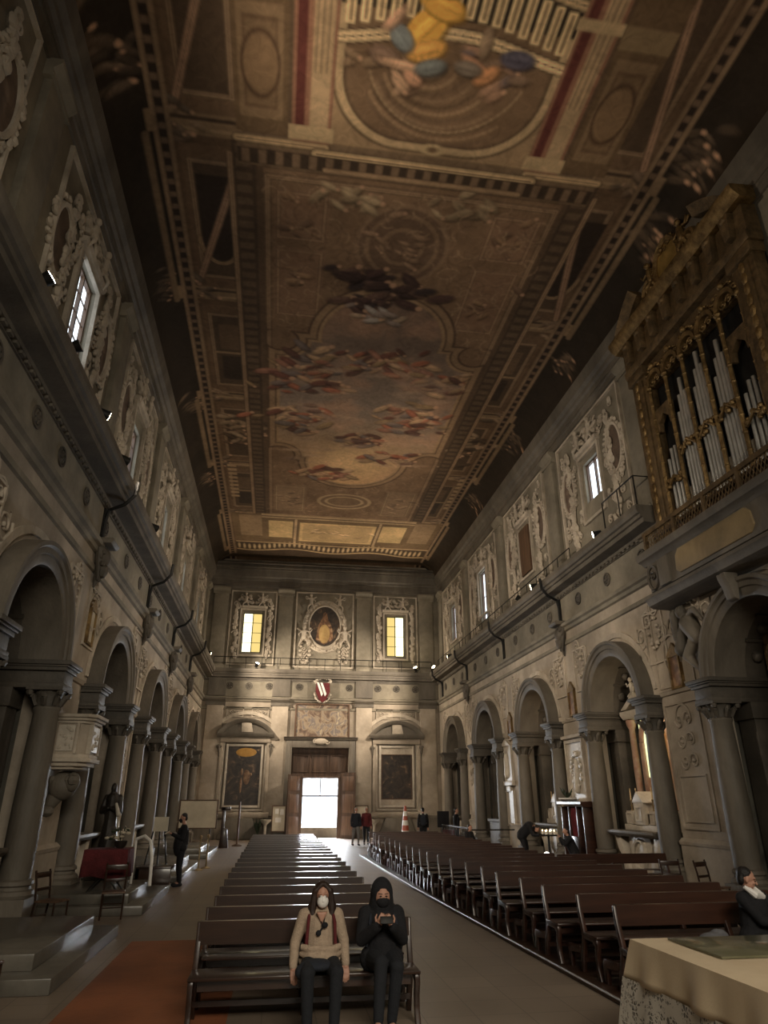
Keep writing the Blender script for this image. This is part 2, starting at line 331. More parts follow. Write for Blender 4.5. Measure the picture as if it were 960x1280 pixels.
for i in range(520):
    x=rnd.uniform(-1.1,6.8); y=rnd.choice((rnd.uniform(13.2,20),rnd.uniform(30,36))); a_=rnd.random()*6.28; r_=rnd.uniform(.12,.4)
    line(arcp(x,y,r_,r_,math.degrees(a_),math.degrees(a_)+rnd.uniform(60,170),6),.05,rnd.choice([(.25,.175,.115),(.11,.075,.05),(.30,.215,.14)]),.4)
# sky opening
inside=np.minimum.reduce([sdell(2.85,19.6,2.15,2.3),sdell(2.85,29.2,2.2,2.4),np.maximum(np.abs(GX-2.85)-3.6,np.abs(GY-24.4)-4.4)])
cut=np.maximum.reduce([-sdell(-.75,20.0,1.1,1.1),-sdell(6.45,20.0,1.1,1.1),-sdell(-.75,28.8,1.2,1.3),-sdell(6.45,28.8,1.2,1.3)])
inside=np.maximum(inside,cut)
put(sm(inside-.5,.05),(.075,.05,.035)); put(sm(inside-.42,.04),(.25,.175,.11)); put(sm(inside-.2,.03),(.13,.09,.06)); put(sm(inside-.12,.03),(.30,.21,.13))
sky=np.zeros_like(CV); t=np.clip((GY-17.5)/14,0,1)[...,None]
top=np.array((.16,.115,.09)); mid=np.array((.22,.18,.15)); low=np.array((.48,.32,.17))
sky[:]=np.where(t<.5,top*(1-t*2)+mid*t*2,mid*(2-2*t)+low*(2*t-1))
cl=np.clip((N1-.42)*4,0,1)[...,None]; sky=sky*(1-cl*.65)+np.array((.30,.19,.13))*cl*.65
gl=np.exp(-(((GX-2.7)/1.7)**2+((GY-29)/1.5)**2))[...,None]; sky=sky*(1-gl*.7)+np.array((.62,.45,.25))*gl*.7
mk=sm(inside,.04)[...,None]; CV[:]=CV*(1-mk)+sky*mk
P1=[(.30,.12,.075),(.36,.24,.15),(.14,.065,.05),(.24,.17,.10),(.40,.28,.18),(.15,.125,.12),(.27,.14,.10),(.10,.055,.045)]
for c in ((.35,21.8,34,1.6,1.3),(5.0,24.6,30,1.6,.9),(3.2,20.9,26,1.8,.7),(0,25.4,26,1.2,1.0),(2.9,26.9,18,1.0,.5),(4.6,28.4,16,1.2,.5),(1.6,30.5,18,1.5,.5),(5.6,21.9,10,.8,.5)):
    figs(c[0],c[1],int(c[2]*1.5),c[3]*1.1,c[4]*1.35,P1,.38)
for i in range(60): ellq(rnd.uniform(-.5,6.2),rnd.uniform(21,29.5),rnd.uniform(.3,.8),rnd.uniform(.07,.16),rnd.choice([(.36,.26,.19),(.25,.18,.15),(.42,.31,.22)]),.4,rnd.uniform(-.3,.3),.08)
DCc=[(.055,.035,.03),(.075,.045,.04),(.04,.03,.03),(.11,.07,.055)]
for c in ((2.2,16.6,20,1.3,.5),(3.2,17.1,16,1.6,.5),(2.0,17.6,14,1.0,.4)): figs(c[0],c[1],c[2],c[3],c[4],DCc,.38)
figs(2.7,18.3,18,1.1,.35,[(.32,.30,.28),(.24,.2,.18),(.36,.28,.2)],.25)
figs(.1,33.5,0,1,1,P1)
# lower end: mouldings, oval, painted stage with balustrade
ell(2.85,33.9,1.4,.95,(.16,.11,.07)); ring(2.85,33.9,1.4,.95,.14,LT); ring(2.85,33.9,1.0,.6,.1,LT)
for x0,x1 in ((-.95,.7),(5.0,6.65)): rect(x0,x1,32.2,35.6,(.22,.155,.10)); mould(rrect(x0+.1,x1-.1,32.4,35.5),.12); figs((x0+x1)/2,33.9,12,.6,1,[(.28,.2,.13),(.17,.12,.08)],.22)
rect(-3.4,9.0,36.3,43.6,(.13,.092,.055)); rect(-1.7,7.4,36.2,36.8,LT); rect(-1.7,7.4,36.5,36.62,(.08,.055,.035))
G=(.46,.35,.19)
rect(.55,5.15,37.3,40.4,G); rect(.75,4.95,37.5,40.2,(.37,.275,.155)); figs(2.85,38.9,14,1.6,.7,[(.5,.39,.24),(.33,.24,.14)],.25)
rect(-1.3,.15,37.2,39.9,G,.9); rect(5.5,7.0,37.2,39.9,G,.9); rect(-3.0,-1.7,36.5,39.8,(.22,.16,.1)); rect(7.4,8.7,36.5,39.8,(.22,.16,.1))
rect(.15,.45,36.9,40.9,(.10,.07,.045)); rect(5.2,5.5,36.9,40.9,(.10,.07,.045)); mould([(.3,36.9),(.3,41)],.2,LT); mould([(5.35,36.9),(5.35,41)],.2,LT)
rect(-3.4,9.0,40.9,43.3,(.055,.04,.028))
for k in range(38): 
    x=-3.2+k*.32; yy=41.5+.35*math.cos((x-2.85)*1.2); ellq(x,yy,.08,.42,(.42,.33,.2)); 
mould([(-3.3,40.95),(.6,40.95),(1.3,41.1),(4.4,41.1),(5.1,40.95),(9,40.95)],.2,(.36,.27,.16)); mould([(x,42.25+.25*math.cos((x-2.85)*1.2)) for x in np.linspace(-3.3,9,40)],.22,(.36,.27,.16))
rect(-5.1,10.6,43.35,43.75,(.06,.045,.03))
# transverse beam
rect(-1.9,7.6,11.95,12.85,(.16,.115,.075)); mould([(-1.9,12.1),(.3,12.1)],.26,(.36,.27,.165)); mould([(5.6,12.1),(7.6,12.1)],.26,(.36,.27,.165)); mould([(.1,12.3),(5.8,12.3)],.34,(.42,.32,.195)); rect(-1.9,7.6,12.35,12.8,(.05,.036,.025))
for k in range(22): rect(-1.8+k*.43,-1.8+k*.43+.2,12.38,12.78,(.17,.12,.08))
mould([(.35,12.75),(5.6,12.75)],.18,(.28,.2,.125))
# near scene: arched recess with columns, balustrade and draped figures
rect(.4,5.5,5,11.95,(.27,.195,.12))
qx=np.abs(GX-2.95)-(2.3-1.5); qy=np.abs(GY-8.2)-(3.35-1.5); sc=np.hypot(np.maximum(qx,0),np.maximum(qy,0))+np.minimum(np.maximum(qx,qy),0)-1.5; put(sm(sc-.35,.04)*(GY<12).astype(float),(.11,.08,.05)); put(sm(sc-.27,.04),(.38,.29,.18)); put(sm(sc-.08,.03),(.10,.07,.045)); put(sm(sc,.04),(.155,.105,.066))
for k in range(12):
    r0=.25+k*.15; line(arcp(2.4+.06*k,9.6,r0*1.15,r0*1.05,15+3*k,172-2*k,22),.09,[(.22,.155,.10),(.10,.07,.045),(.27,.19,.12),(.13,.09,.06)][k%4],.6)
line(arcp(2.95,9.3,1.9,1.95,20,160),.06,(.3,.22,.14),.6); ellq(3.0,11.75,.3,.16,(.42,.33,.2)); ellq(3.0,11.75,.14,.08,(.15,.1,.06))
figs(1.6,9.9,14,.8,.5,[(.24,.17,.11),(.4,.27,.18),(.15,.1,.07)],.22); figs(3.9,9.7,12,.9,.4,[(.30,.19,.13),(.2,.14,.1),(.12,.10,.11)],.24)
rect(.4,5.5,5,8.65,(.035,.027,.02))
for r_,c in ((0,(.42,.33,.2)),):
    for k in range(17):
        x=.62+k*.31; yo=8.5-.12*math.cos((x-2.95)*1.0)*2.2+.6
        rect(x-.1,x+.1,yo-1.15,yo-.25,(.66,.53,.32)); rect(x-.03,x+.05,yo-1.1,yo-.3,(.25,.18,.11))
    mould([(x,8.95-.22*math.cos((x-2.95)*1.0)+.2) for x in np.linspace(.35,5.6,30)],.3,(.50,.39,.24)); mould([(x,7.8-.22*math.cos(x-2.95)) for x in np.linspace(.35,5.6,30)],.25,(.36,.28,.17))
for x0,x1 in ((-.55,.4),(5.5,6.4)):
    rect(x0,x1,5,12.0,(.23,.125,.085)); rect(x0+.08,x0+.3,5,11.7,(.10,.035,.03)); rect(x0+.42,x1-.08,5,11.8,(.36,.27,.17))
    for k in range(3): rect(x0+.48+k*.13,x0+.51+k*.13,5,10.2,(.16,.11,.07))
    rect(x0-.08,x1+.08,11.55,11.95,(.40,.31,.19)); rect(x0-.08,x1+.08,8.2,8.45,(.40,.31,.19))
for x0,x1 in ((-1.9,-.65),(6.5,7.7)):
    rect(x0,x1,6,11.9,(.12,.083,.05)); rect(x0+.12,x1-.12,8.9,11.5,(.19,.135,.083)); rect(x0+.24,x1-.24,9.15,11.25,(.12,.08,.05)); rect(x0+.3,x1-.3,9.25,11.15,(.165,.115,.07)); xm=(x0+x1)/2
    ell(xm,10.2,.42,.75,(.19,.13,.078)); ring(xm,10.2,.42,.75,.07,(.085,.055,.035)); rect(x0,x1,8.2,8.7,(.2,.15,.09))
figs(2.0,9.2,0,1,1,P1)
for (x,y,rx,ry,a,c) in ((2.25,8.9,.55,.34,-.9,(.72,.42,.10)),(2.5,8.4,.5,.25,.3,(.62,.36,.09)),(2.35,9.35,.42,.22,-.4,(.60,.34,.10)),(1.75,9.15,.32,.2,.8,(.20,.23,.24)),(1.55,8.8,.3,.09,-.9,(.50,.32,.22)),(1.45,9.6,.32,.2,.2,(.22,.15,.11)),(1.9,9.75,.5,.1,.1,(.50,.33,.22)),(2.15,10.0,.22,.14,.5,(.50,.30,.2)),(2.5,9.7,.34,.17,-.3,(.17,.19,.19)),(3.55,9.55,.4,.12,.5,(.42,.24,.15)),(3.8,9.7,.3,.16,-.7,(.46,.24,.12)),(3.35,9.6,.3,.16,.1,(.2,.17,.14)),(4.4,9.25,.38,.2,0,(.09,.085,.12)),(3.6,9.0,.12,.3,0,(.3,.22,.15)),(2.6,8.0,.3,.2,0,(.68,.42,.14))):
    ellq(x+.05,y+.05,rx*1.08,ry*1.15,tuple(k*.3 for k in c),.8,a); ellq(x,y,rx,ry,c,.95,a); ellq(x-.04,y-.04,rx*.6,ry*.3,tuple(min(1,k*1.5) for k in c),.6,a); ellq(x+.08,y+.05,rx*.5,ry*.12,tuple(k*.5 for k in c),.6,a)
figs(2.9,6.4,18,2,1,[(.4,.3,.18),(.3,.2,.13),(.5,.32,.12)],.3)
CV*=np.array((1.34,1.22,1.08),np.float32)*(.68+.64*N1)[...,None]*(.85+.3*N3)[...,None]*(1+.35*np.clip((12.2-GY)/1.0,0,1))[...,None]*(1+.25*np.clip((GY-36)/1.0,0,1))[...,None]  # near and far ends brightened in the paint, standing in for more light
# ceiling mesh: flat vault centre with quarter-ellipse coves on both sides and at the far end
def prof(d): # height by distance from wall
    q=np.clip((d-.35)/1.25,0,1); return 16.15+1.1*np.sqrt(np.clip(1-(1-q)**2,0,1))
dd=np.minimum(np.minimum(GX-X0,X1-GX),(Y1c-GY)+.9); GZ=prof(dd)
vv=np.stack([GX,GY,GZ],-1).reshape(-1,3)
ii=(np.arange(NY-1)[:,None]*NX+np.arange(NX-1)[None,:]).reshape(-1); qd=np.stack([ii,ii+NX,ii+NX+1,ii+1],1)
me=bpy.data.meshes.new('ceiling'); me.vertices.add(len(vv)); me.vertices.foreach_set('co',vv.ravel().astype(np.float32))
me.loops.add(qd.size); me.loops.foreach_set('vertex_index',qd.ravel().astype(np.int32)); me.polygons.add(len(qd)); me.polygons.foreach_set('loop_start',np.arange(0,qd.size,4,dtype=np.int32)); me.polygons.foreach_set('loop_total',np.full(len(qd),4,np.int32))
me.update(); me.polygons.foreach_set('use_smooth',[True]*len(qd))
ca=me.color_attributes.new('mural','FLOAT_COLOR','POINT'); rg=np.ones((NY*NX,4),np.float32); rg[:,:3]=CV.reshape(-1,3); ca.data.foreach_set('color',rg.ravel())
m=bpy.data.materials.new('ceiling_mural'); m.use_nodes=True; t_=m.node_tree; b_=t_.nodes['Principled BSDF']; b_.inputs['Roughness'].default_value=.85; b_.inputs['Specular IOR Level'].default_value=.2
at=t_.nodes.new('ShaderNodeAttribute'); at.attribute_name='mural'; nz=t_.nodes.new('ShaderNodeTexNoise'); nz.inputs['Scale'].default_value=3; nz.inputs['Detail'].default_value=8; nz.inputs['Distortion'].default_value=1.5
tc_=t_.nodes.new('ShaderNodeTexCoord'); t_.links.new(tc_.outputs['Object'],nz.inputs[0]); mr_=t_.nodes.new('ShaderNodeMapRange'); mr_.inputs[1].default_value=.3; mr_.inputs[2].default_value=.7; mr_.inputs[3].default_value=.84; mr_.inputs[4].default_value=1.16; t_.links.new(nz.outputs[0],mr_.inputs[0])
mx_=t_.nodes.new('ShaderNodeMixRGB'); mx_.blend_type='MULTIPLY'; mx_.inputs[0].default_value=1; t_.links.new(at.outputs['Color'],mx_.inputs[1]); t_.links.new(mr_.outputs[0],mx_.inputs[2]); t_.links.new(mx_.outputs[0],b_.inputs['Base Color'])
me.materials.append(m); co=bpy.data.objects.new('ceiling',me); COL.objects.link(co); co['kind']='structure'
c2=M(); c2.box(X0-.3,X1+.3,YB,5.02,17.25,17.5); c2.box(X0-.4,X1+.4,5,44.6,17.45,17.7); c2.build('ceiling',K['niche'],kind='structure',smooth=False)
# ---------------- floor
fl=M(); fl.box(-6.6,12.2,YB,44.9,-.3,0); fl.build('floor',K['floor'],kind='structure',smooth=False)
tp=M(); tp.box(-2.1,-.35,7.6,12.9,0,.006); tp.build('floor',K['terra'],kind='structure',smooth=False)
# ---------------- side walls
BAYS=[13.1,19.9,26.75,33.45,39.95]; BAYSR=[12.95,19.68,26.5,33.2,39.7]; HW=2.28; SP=4.65; RI=1.5; RO=1.95; ND=1.15; ZT=9.25
def sidewall(T,name,side,BAYS):
    m=M(T); W=K['wall']
    cuts=[YB]+[c for b in BAYS for c in (b-HW,b+HW)]+[YF+.2]
    for a,b in zip(cuts[::2],cuts[1::2]): m.box(a,b,-.5,0,0,SP)
    m.box(YB,YF+.2,-.5,0,SP+RO+.05,ZT+.3)
    # spandrels
    xs=[YB]+[c for b in BAYS for c in (b-RI-.1,b+RI+.1)]+[YF+.2]
    for a,b in zip(xs[::2],xs[1::2]): m.box(a,b,-.5,0,SP,SP+RO+.05)
    for c in BAYS:
        n=24; r=RI+.02
        for i in range(n):
            t0,t1=PI*i/n,PI*(i+1)/n
            p0=(c+r*math.cos(t0),SP+r*math.sin(t0)); p1=(c+r*math.cos(t1),SP+r*math.sin(t1))
            m.prism([(p0[0],p0[1]),(p0[0],SP+RO+.05),(p1[0],SP+RO+.05),(p1[0],p1[1])],'y',-.5,0)
    m.build('wall_'+side,W,kind='structure')
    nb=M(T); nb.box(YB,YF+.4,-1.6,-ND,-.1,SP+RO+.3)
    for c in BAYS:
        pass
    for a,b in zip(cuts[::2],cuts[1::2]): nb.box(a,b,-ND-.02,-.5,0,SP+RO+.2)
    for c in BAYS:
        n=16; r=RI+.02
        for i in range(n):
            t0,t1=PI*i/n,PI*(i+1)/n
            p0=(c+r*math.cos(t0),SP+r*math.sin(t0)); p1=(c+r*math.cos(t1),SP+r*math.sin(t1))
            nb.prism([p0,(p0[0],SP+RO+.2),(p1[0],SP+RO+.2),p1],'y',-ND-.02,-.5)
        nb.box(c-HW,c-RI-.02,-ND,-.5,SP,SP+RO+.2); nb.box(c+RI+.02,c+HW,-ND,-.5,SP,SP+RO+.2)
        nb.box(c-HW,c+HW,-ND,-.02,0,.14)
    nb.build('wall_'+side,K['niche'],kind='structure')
sidewall(TR,'r','right',BAYSR); sidewall(TL,'l','left',BAYS)
# upper storey walls with window openings (u centre, half width, z0, z1)
WZ0,WZ1=11.0,13.2
RW=[(19.9,.62,11.75,13.25),(33.5,.62,10.8,13.45),(40.0,.55,11.2,13.3)]
LW=[(13.5,.6,11.45,13.6),(19.8,.6,11.2,13.1),(26.2,.6,11.1,13.1),(32.6,.6,11.0,13.0),(39.4,.55,11.2,13.1)]
FW=[(-2.08,.62,10.8,13.4),(7.36,.6,10.8,13.5)]
def upper(T,base,wins,side,a0,a1):
    m=M(T); xs=[a0]+[c for w_ in wins for c in (w_[0]-w_[1],w_[0]+w_[1])]+[a1]
    for a,b in zip(xs[::2],xs[1::2]): m.box(a,b,base-.5,base,ZT,17.3)
    for (c,h,z0,z1) in wins: m.box(c-h,c+h,base-.5,base,ZT,z0); m.box(c-h,c+h,base-.5,base,z1,17.3)
    m.build('wall_'+side,K['frieze'],kind='structure')
upper(TR,-.2,RW,'right',YB,YF+.5); upper(TL,-.3,LW,'left',YB,YF+.5); upper(TF,0,FW,'far',XL-.9,XR+.9)
m=M(TF); m.box(XL-.9,.88,-.5,0,0,ZT); m.box(4.38,XR+.9,-.5,0,0,ZT); m.box(.88,4.38,-.5,0,5.05,ZT); m.build('wall_far',K['wall'],kind='structure')
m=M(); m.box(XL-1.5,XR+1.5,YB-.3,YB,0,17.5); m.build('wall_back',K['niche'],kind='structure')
# ledge, mouldings (trim)
def ledge(T,a,b,name,dep=.62):
    m=M(T); m.run([(-.4,9.0),(.06,9.0),(.06,9.08),(.14,9.08),(.14,9.17),(dep-.12,9.19),(dep-.12,9.33),(dep-.05,9.34),(dep-.05,9.44),(dep+.02,9.46),(dep+.06,9.56),(dep+.06,9.7),(-.4,9.7)],a,b)
    m.build(name,K['serena'],kind='structure',ang=14)
    m=M(T); m.run([(-.02,7.72),(.08,7.76),(.10,7.86),(.18,7.9),(.2,8.0),(.02,8.06),(-.02,8.06)],a,b); m.run([(-.02,7.25),(.06,7.28),(.06,7.4),(-.02,7.44)],a,b); m.build(name,K['frieze'],kind='structure')
    m=M(T); m.box(a,b,-.02,.015,8.06,9.1); m.build(name,K['frieze'],kind='structure')
ledge(TR,16.0,YF-.3,'trim_1'); ledge(TL,YB,YF-.3,'trim_2'); ledge(TF,XL+.0,XR-.0,'trim_3',.5)
def corn(T,a,b,base,name):
    m=M(T); m.run([(base-.05,15.0),(base+.06,15.02),(base+.08,15.2),(base+.12,15.22),(base+.12,15.55),(base+.2,15.6),(base+.22,15.72),(base+.34,15.8),(base+.38,16.0),(base+.42,16.2),(base-.05,16.3)],a,b); m.run([(base,15.3),(base+.15,15.3),(base+.15,15.34),(base,15.34)],a,b); m.build(name,K['serena'],kind='structure')  # darker stone colour stands in for shade on the end-wall cornice
corn(TR,YB,YF,-.2,'trim_4'); corn(TL,YB,YF,-.3,'trim_5'); corn(TF,XL-.3,XR+.2,0,'trim_6')
m=M(TF); m.run([(.35,16.2),(.52,16.22),(.52,16.34),(.62,16.36),(.62,16.42),(.5,16.44),(.5,16.56),(.7,16.6),(.7,16.66),(.0,16.95),(-.1,16.3)],XL-.3,XR+.2); m.build('trim_7',K['serena'],kind='structure')
# string course below the springing on piers, plinth
for T,a in ((TR,1),(TL,2)):
    m=M(T)
    cuts=[YB]+[c for b in (BAYSR if a==1 else BAYS) for c in (b-HW,b+HW)]+[YF]
    for a_,b_ in zip(cuts[::2],cuts[1::2]):
        m.box(a_+.02,b_-.02,0,.10,0,1.05); m.run([(0,1.05),(.12,1.05),(.14,1.12),(.05,1.2),(0,1.2)],a_+.01,b_-.01); m.run([(0,4.6),(.05,4.62),(.08,4.7),(0,4.74)],a_,b_)
    m.build('trim_%d'%(7+a),K['wall'],kind='structure')
# ---------------- arches and columns
ORD=['first','second','third','fourth','fifth']
def wreath(m,cu,cz,ru,rz,d,n=40,size=.13,j=.05,a0=0,a1=360):
    for i in range(n):
        t=R(a0+(a1-a0)*i/n); s=size*rnd.uniform(.55,1.2)
        m.ball((cu+(ru+rnd.uniform(-j,j))*math.cos(t),d+rnd.uniform(0,.06),cz+(rz+rnd.uniform(-j,j))*math.sin(t)),(s,s*.7,s*rnd.uniform(.6,1)),6)
def scroll(m,cu,cz,r,d,turns=1.4,w=.035,hand=1,a0=0):
    pts=[];rr=[];n=int(14*turns)
    for i in range(n+1):
        t=i/n; a=a0+hand*2*PI*turns*t; q=r*(1-.85*t); pts.append((cu+q*math.cos(a),d,cz+q*math.sin(a))); rr.append(w*(1-.4*t))
    m.tube(pts,rr,5); m.ball(pts[-1],w*1.6,6)
def putto(m,cu,cz,s,d,lean=0,hand=1):
    f=lambda a,b,c=0:(cu+(a*hand+lean*b)*s,d+c*s,cz+b*s)
    m.cap(f(0,0,.12),f(0,.42,.16),.17*s,.15*s,8); m.ball(f(.02,.72,.2),(.14*s,.14*s,.15*s),8); m.cap(f(0,.5,.16),f(.02,.62,.18),.06*s,.06*s,6)
    m.cap(f(.14,.44,.16),f(.42,.34,.2),.07*s,.05*s,6); m.cap(f(.42,.34,.2),f(.56,.56,.2),.05*s,.035*s,6)
    m.cap(f(-.14,.42,.16),f(-.36,.2,.22),.07*s,.05*s,6); m.cap(f(-.36,.2,.22),f(-.3,.0,.26),.05*s,.03*s,6)
    m.cap(f(.08,-.06,.12),f(.26,-.3,.3),.11*s,.08*s,6); m.cap(f(.26,-.3,.3),f(.3,-.62,.14),.08*s,.045*s,6)
    m.cap(f(-.08,-.06,.12),f(-.22,-.34,.22),.11*s,.08*s,6); m.cap(f(-.22,-.34,.22),f(-.34,-.6,.1),.08*s,.045*s,6)
    m.cap(f(.06,.4,.02),f(.44,.66,-.02),.05*s,.09*s,6); m.cap(f(-.06,.4,.02),f(-.42,.62,-.02),.05*s,.09*s,6)
def arch(T,c,side,k):
    m=M(T); big=(k==0)
    m.arc(c,SP,[(RI,-.5),(RI,.28),(RI+.05,.31),(RI+.2,.31),(RI+.22,.35),(RO-.12,.35),(RO-.08,.40),(RO,.40),(RO,-.02),(RI+.3,-.02),(RI+.3,-.5)],n=36)
    lab='grey stone archivolt over the %s chapel from the camera on the %s wall'%(ORD[k],side)
    t=thing('stone_arch',lab,'arch',(T(c,0,SP)),'chapel arches')
    m.build('archivolt',K['serena'],t)
    q=M(T); q.arc(c,SP,[(RI-.005,-1.14),(RI-.005,-.5),(RI+.05,-.5),(RI+.05,-1.14)],n=24)
    for a in (35,62,90,118,145):
        q.arc(c,SP,[(RI-.05,-1.1),(RI-.05,-.45),(RI+.02,-.45),(RI+.02,-1.1)],a-1.5,a+1.5,2)
    for a in (20,48,76,104,132,160):
        x,z=c+(RI-.03)*math.cos(R(a)),SP+(RI-.03)*math.sin(R(a)); q.ball((x,-.78,z),(.14,.14,.14),8)
    q.build('soffit',K['serena_d'],t)
    return t
def column(T,c,side,k,j):
    # free-standing column with a pilaster behind and an impost block above
    u=c+j*1.88; nf='near' if j<0 else 'far'
    t=thing('stone_column','grey stone column at the %s jamb of the %s chapel from the camera on the %s wall'%(nf,ORD[k],side),'column',T(u,-.1,0),'chapel columns')
    dz=.14; dC=.12
    b=M(T); b.box(u-.4,u+.4,dC-.4,dC+.36,0,.42); cc=(u,dC,.42)
    b.lathe([(.37,0),(.39,.05),(.36,.11),(.31,.13),(.30,.18),(.34,.21),(.33,.27),(.285,.3)],cc,20); b.build('base',K['serena'],t)
    s=M(T); s.lathe([(.275,0),(.285,.5),(.28,1.2),(.262,2.2),(.235,2.98),(.26,3.02),(.26,3.06),(.235,3.08)],(u,dC,.72),20); s.build('shaft',K['serena'],t)
    q=M(T); q.lathe([(.23,0),(.25,.1),(.24,.2),(.30,.32),(.27,.34)],(u,dC,3.78),16)
    for a in range(8):
        t_=PI/4*a; q.tube([(u+.24*math.cos(t_),dC+.24*math.sin(t_),3.82),(u+.32*math.cos(t_),dC+.32*math.sin(t_),3.98),(u+.36*math.cos(t_),dC+.36*math.sin(t_),4.02),(u+.37*math.cos(t_),dC+.37*math.sin(t_),3.96)],[.05,.06,.045,.03],5)
    for a in (1,3,5,7): q.ball((u+.41*math.cos(PI/4*a),dC+.41*math.sin(PI/4*a),4.06),.075,6)
    q.box(u-.36,u+.36,dC-.36,dC+.34,4.1,4.16); q.build('capital',K['serena_d'],t)
    p=M(T); lo,hi=(c-2.3,c-1.5) if j<0 else (c+1.5,c+2.3)
    p.box(lo+.06,hi-.02 if j<0 else hi-.06,-1.14,.45,4.14,4.24); p.box(lo+.09,hi-.06,-1.12,.42,4.22,4.5)
    x0,x1=(lo-.04,hi+.05) if j<0 else (lo-.05,hi+.04)
    p.box(x0+.05,x1-.05,-1.14,.47,4.48,4.56); p.box(x0+.02,x1-.02,-1.14,.51,4.55,4.6); p.box(x0-.02,x1+.02,-1.14,.55,4.59,4.68); p.build('impost',K['serena_d'],t,bev=.012)
    g=M(T); g.box(lo+.12,hi-.1,-1.13,-.56,0,3.8); g.box(lo+.08,hi-.06,-1.13,-.52,0,.4); g.box(lo+.06,hi-.04,-1.13,-.5,3.78,4.15); g.build('pilaster',K['serena_d'],t,bev=.015)
for k in range(5):
    for T,side in ((TR,'right'),(TL,'left')):
        c=(BAYSR if side=='right' else BAYS)[k]; arch(T,c,side,k)
        for j in (-1,1): column(T,c,side,k,j)
# stucco panels in the spandrels (low relief) above each pier
PIERS=[6.4,16.5,23.33,30.1,36.7,42.4]
for T,side in ((TR,'right'),(TL,'left')):
    for k,c in enumerate(BAYSR if side=='right' else BAYS):
        m=M(T)
        for j in (-1,1):
            for q in range(3): scroll(m,c+j*(1.75+q*.45),6.35+q*.28+(.1 if q else 0),.34-.05*q,.02,1.5,.035,j,rnd.random()*6)
            m.frame(min(c+j*1.0,c+j*2.9),max(c+j*1.0,c+j*2.9),6.75,7.12,.05,0,.05) if 0 else None
            m.arc(c,SP,[(2.06,-.01),(2.06,.05),(2.22,.05),(2.22,-.01)],6 if j>0 else 90,90 if j>0 else 174,14)
            m.frame(min(c+j*2.05,c+j*2.95),max(c+j*2.05,c+j*2.95),5.55,6.9,.05,0,.045)
            wreath(m,c+j*2.5,6.35,.25,.42,.02,14,.07)
        tag(m.build('stucco_relief',K['stucco']),'pale scrolled stucco relief in the spandrels around the %s arch of the %s wall'%(ORD[k],side),'relief','spandrel reliefs')
for T,side in ((TR,'right'),(TL,'left')):
    for i,u in enumerate((16.5,23.33,30.1,36.7)):
        if (side=='right' and i in (1,2)) or (side=='left' and i==0): continue
        m=M(T); m.frame(u-.72,u+.72,1.45,4.35,.05,0,.04); m.frame(u-.55,u+.55,1.6,2.6,.04,0,.035)
        if not(side=='right' and i in (1,2)):
            for q in range(3): scroll(m,u-.2,2.95+q*.5,.2,.02,1.3,.03,1); scroll(m,u+.2,2.95+q*.5,.2,.02,1.3,.03,-1)
            m.arc(u,4.0,[(.3,-.01),(.3,.04),(.36,.04),(.36,-.01)],0,180,12)
        m.frame(u-.8,u+.8,4.85,7.15,.05,0,.04); scroll(m,u-.3,6.3,.3,.02,1.5,.035,1); scroll(m,u+.3,6.3,.3,.02,1.5,.035,-1); m.oval(u,5.6,.35,.5,[(0,-.01),(0,.05),(.06,.05),(.06,-.01)],18); scroll(m,u,5.55,.2,.02,1.4,.03)
        tag(m.build('pier_relief',K['wall']),'low moulded stucco panels on the %s wall pier after the %s arch'%(side,ORD[i]),'relief','pier panels')
NB=['over the near pier','between the first and second arches','between the second and third arches','between the third and fourth arches','between the fourth and fifth arches','beside the far corner']
WH=['nearest the camera','in the middle','farthest from the camera']
def rosette(T,u,z=8.62,r=.2):
    m=M(T); m.add(*ROS(u,z,r)); return m
def build_ros(T,u,z,lab,grp):
    m=M(T)
    m.arc(u,z,[(.17,-.01),(.17,.05),(.22,.05),(.22,-.01)],0,360,16)
    m.ball((u,.03,z),(.06,.05,.06),8)
    for i in range(6): m.ball((u+.105*math.cos(i*PI/3),.03,z+.105*math.sin(i*PI/3)),(.055,.035,.055),6)
    m.oval(u,z,.17,.2,[(0,-.01),(0,.03),(.02,.03),(.02,-.01)],12)
    tag(m.build('rosette',K['serena_d']),lab,'rosette',grp)
RS=[(17.2,19.45,21.7),(24.4,26.35,28.5),(31.1,33.1,35.1),(37.8,39.8,41.8)]
for T,side in ((TR,'right'),(TL,'left')):
    sets=RS if side=='right' else [(7.6,9.6,11.6) ,(13.2,15.2,17.2)]+[(a-.7,b-.6,c_-.6) for a,b,c_ in ((20.6,22.7,24.8),(27,29,31),(33.5,35.5,37.5))]
    for i,s3 in enumerate(sets):
        for j,u in enumerate(s3):
            build_ros(T,u,8.6,'round rosette on the %s frieze, %s in the %s group of three'%(side,['nearest','middle','farthest'][j],ORD[i]),'rosettes on the %s frieze'%side)
for i,u in enumerate((-3.2,-2.0,-.75,1.15,4.35,6.2,7.4,8.65)):
    build_ros(TF,u,8.7,'round rosette on the end wall frieze, %s from the left'%(['first','second','third','fourth','fifth','sixth','seventh','eighth'][i]),'rosettes on the end wall frieze')
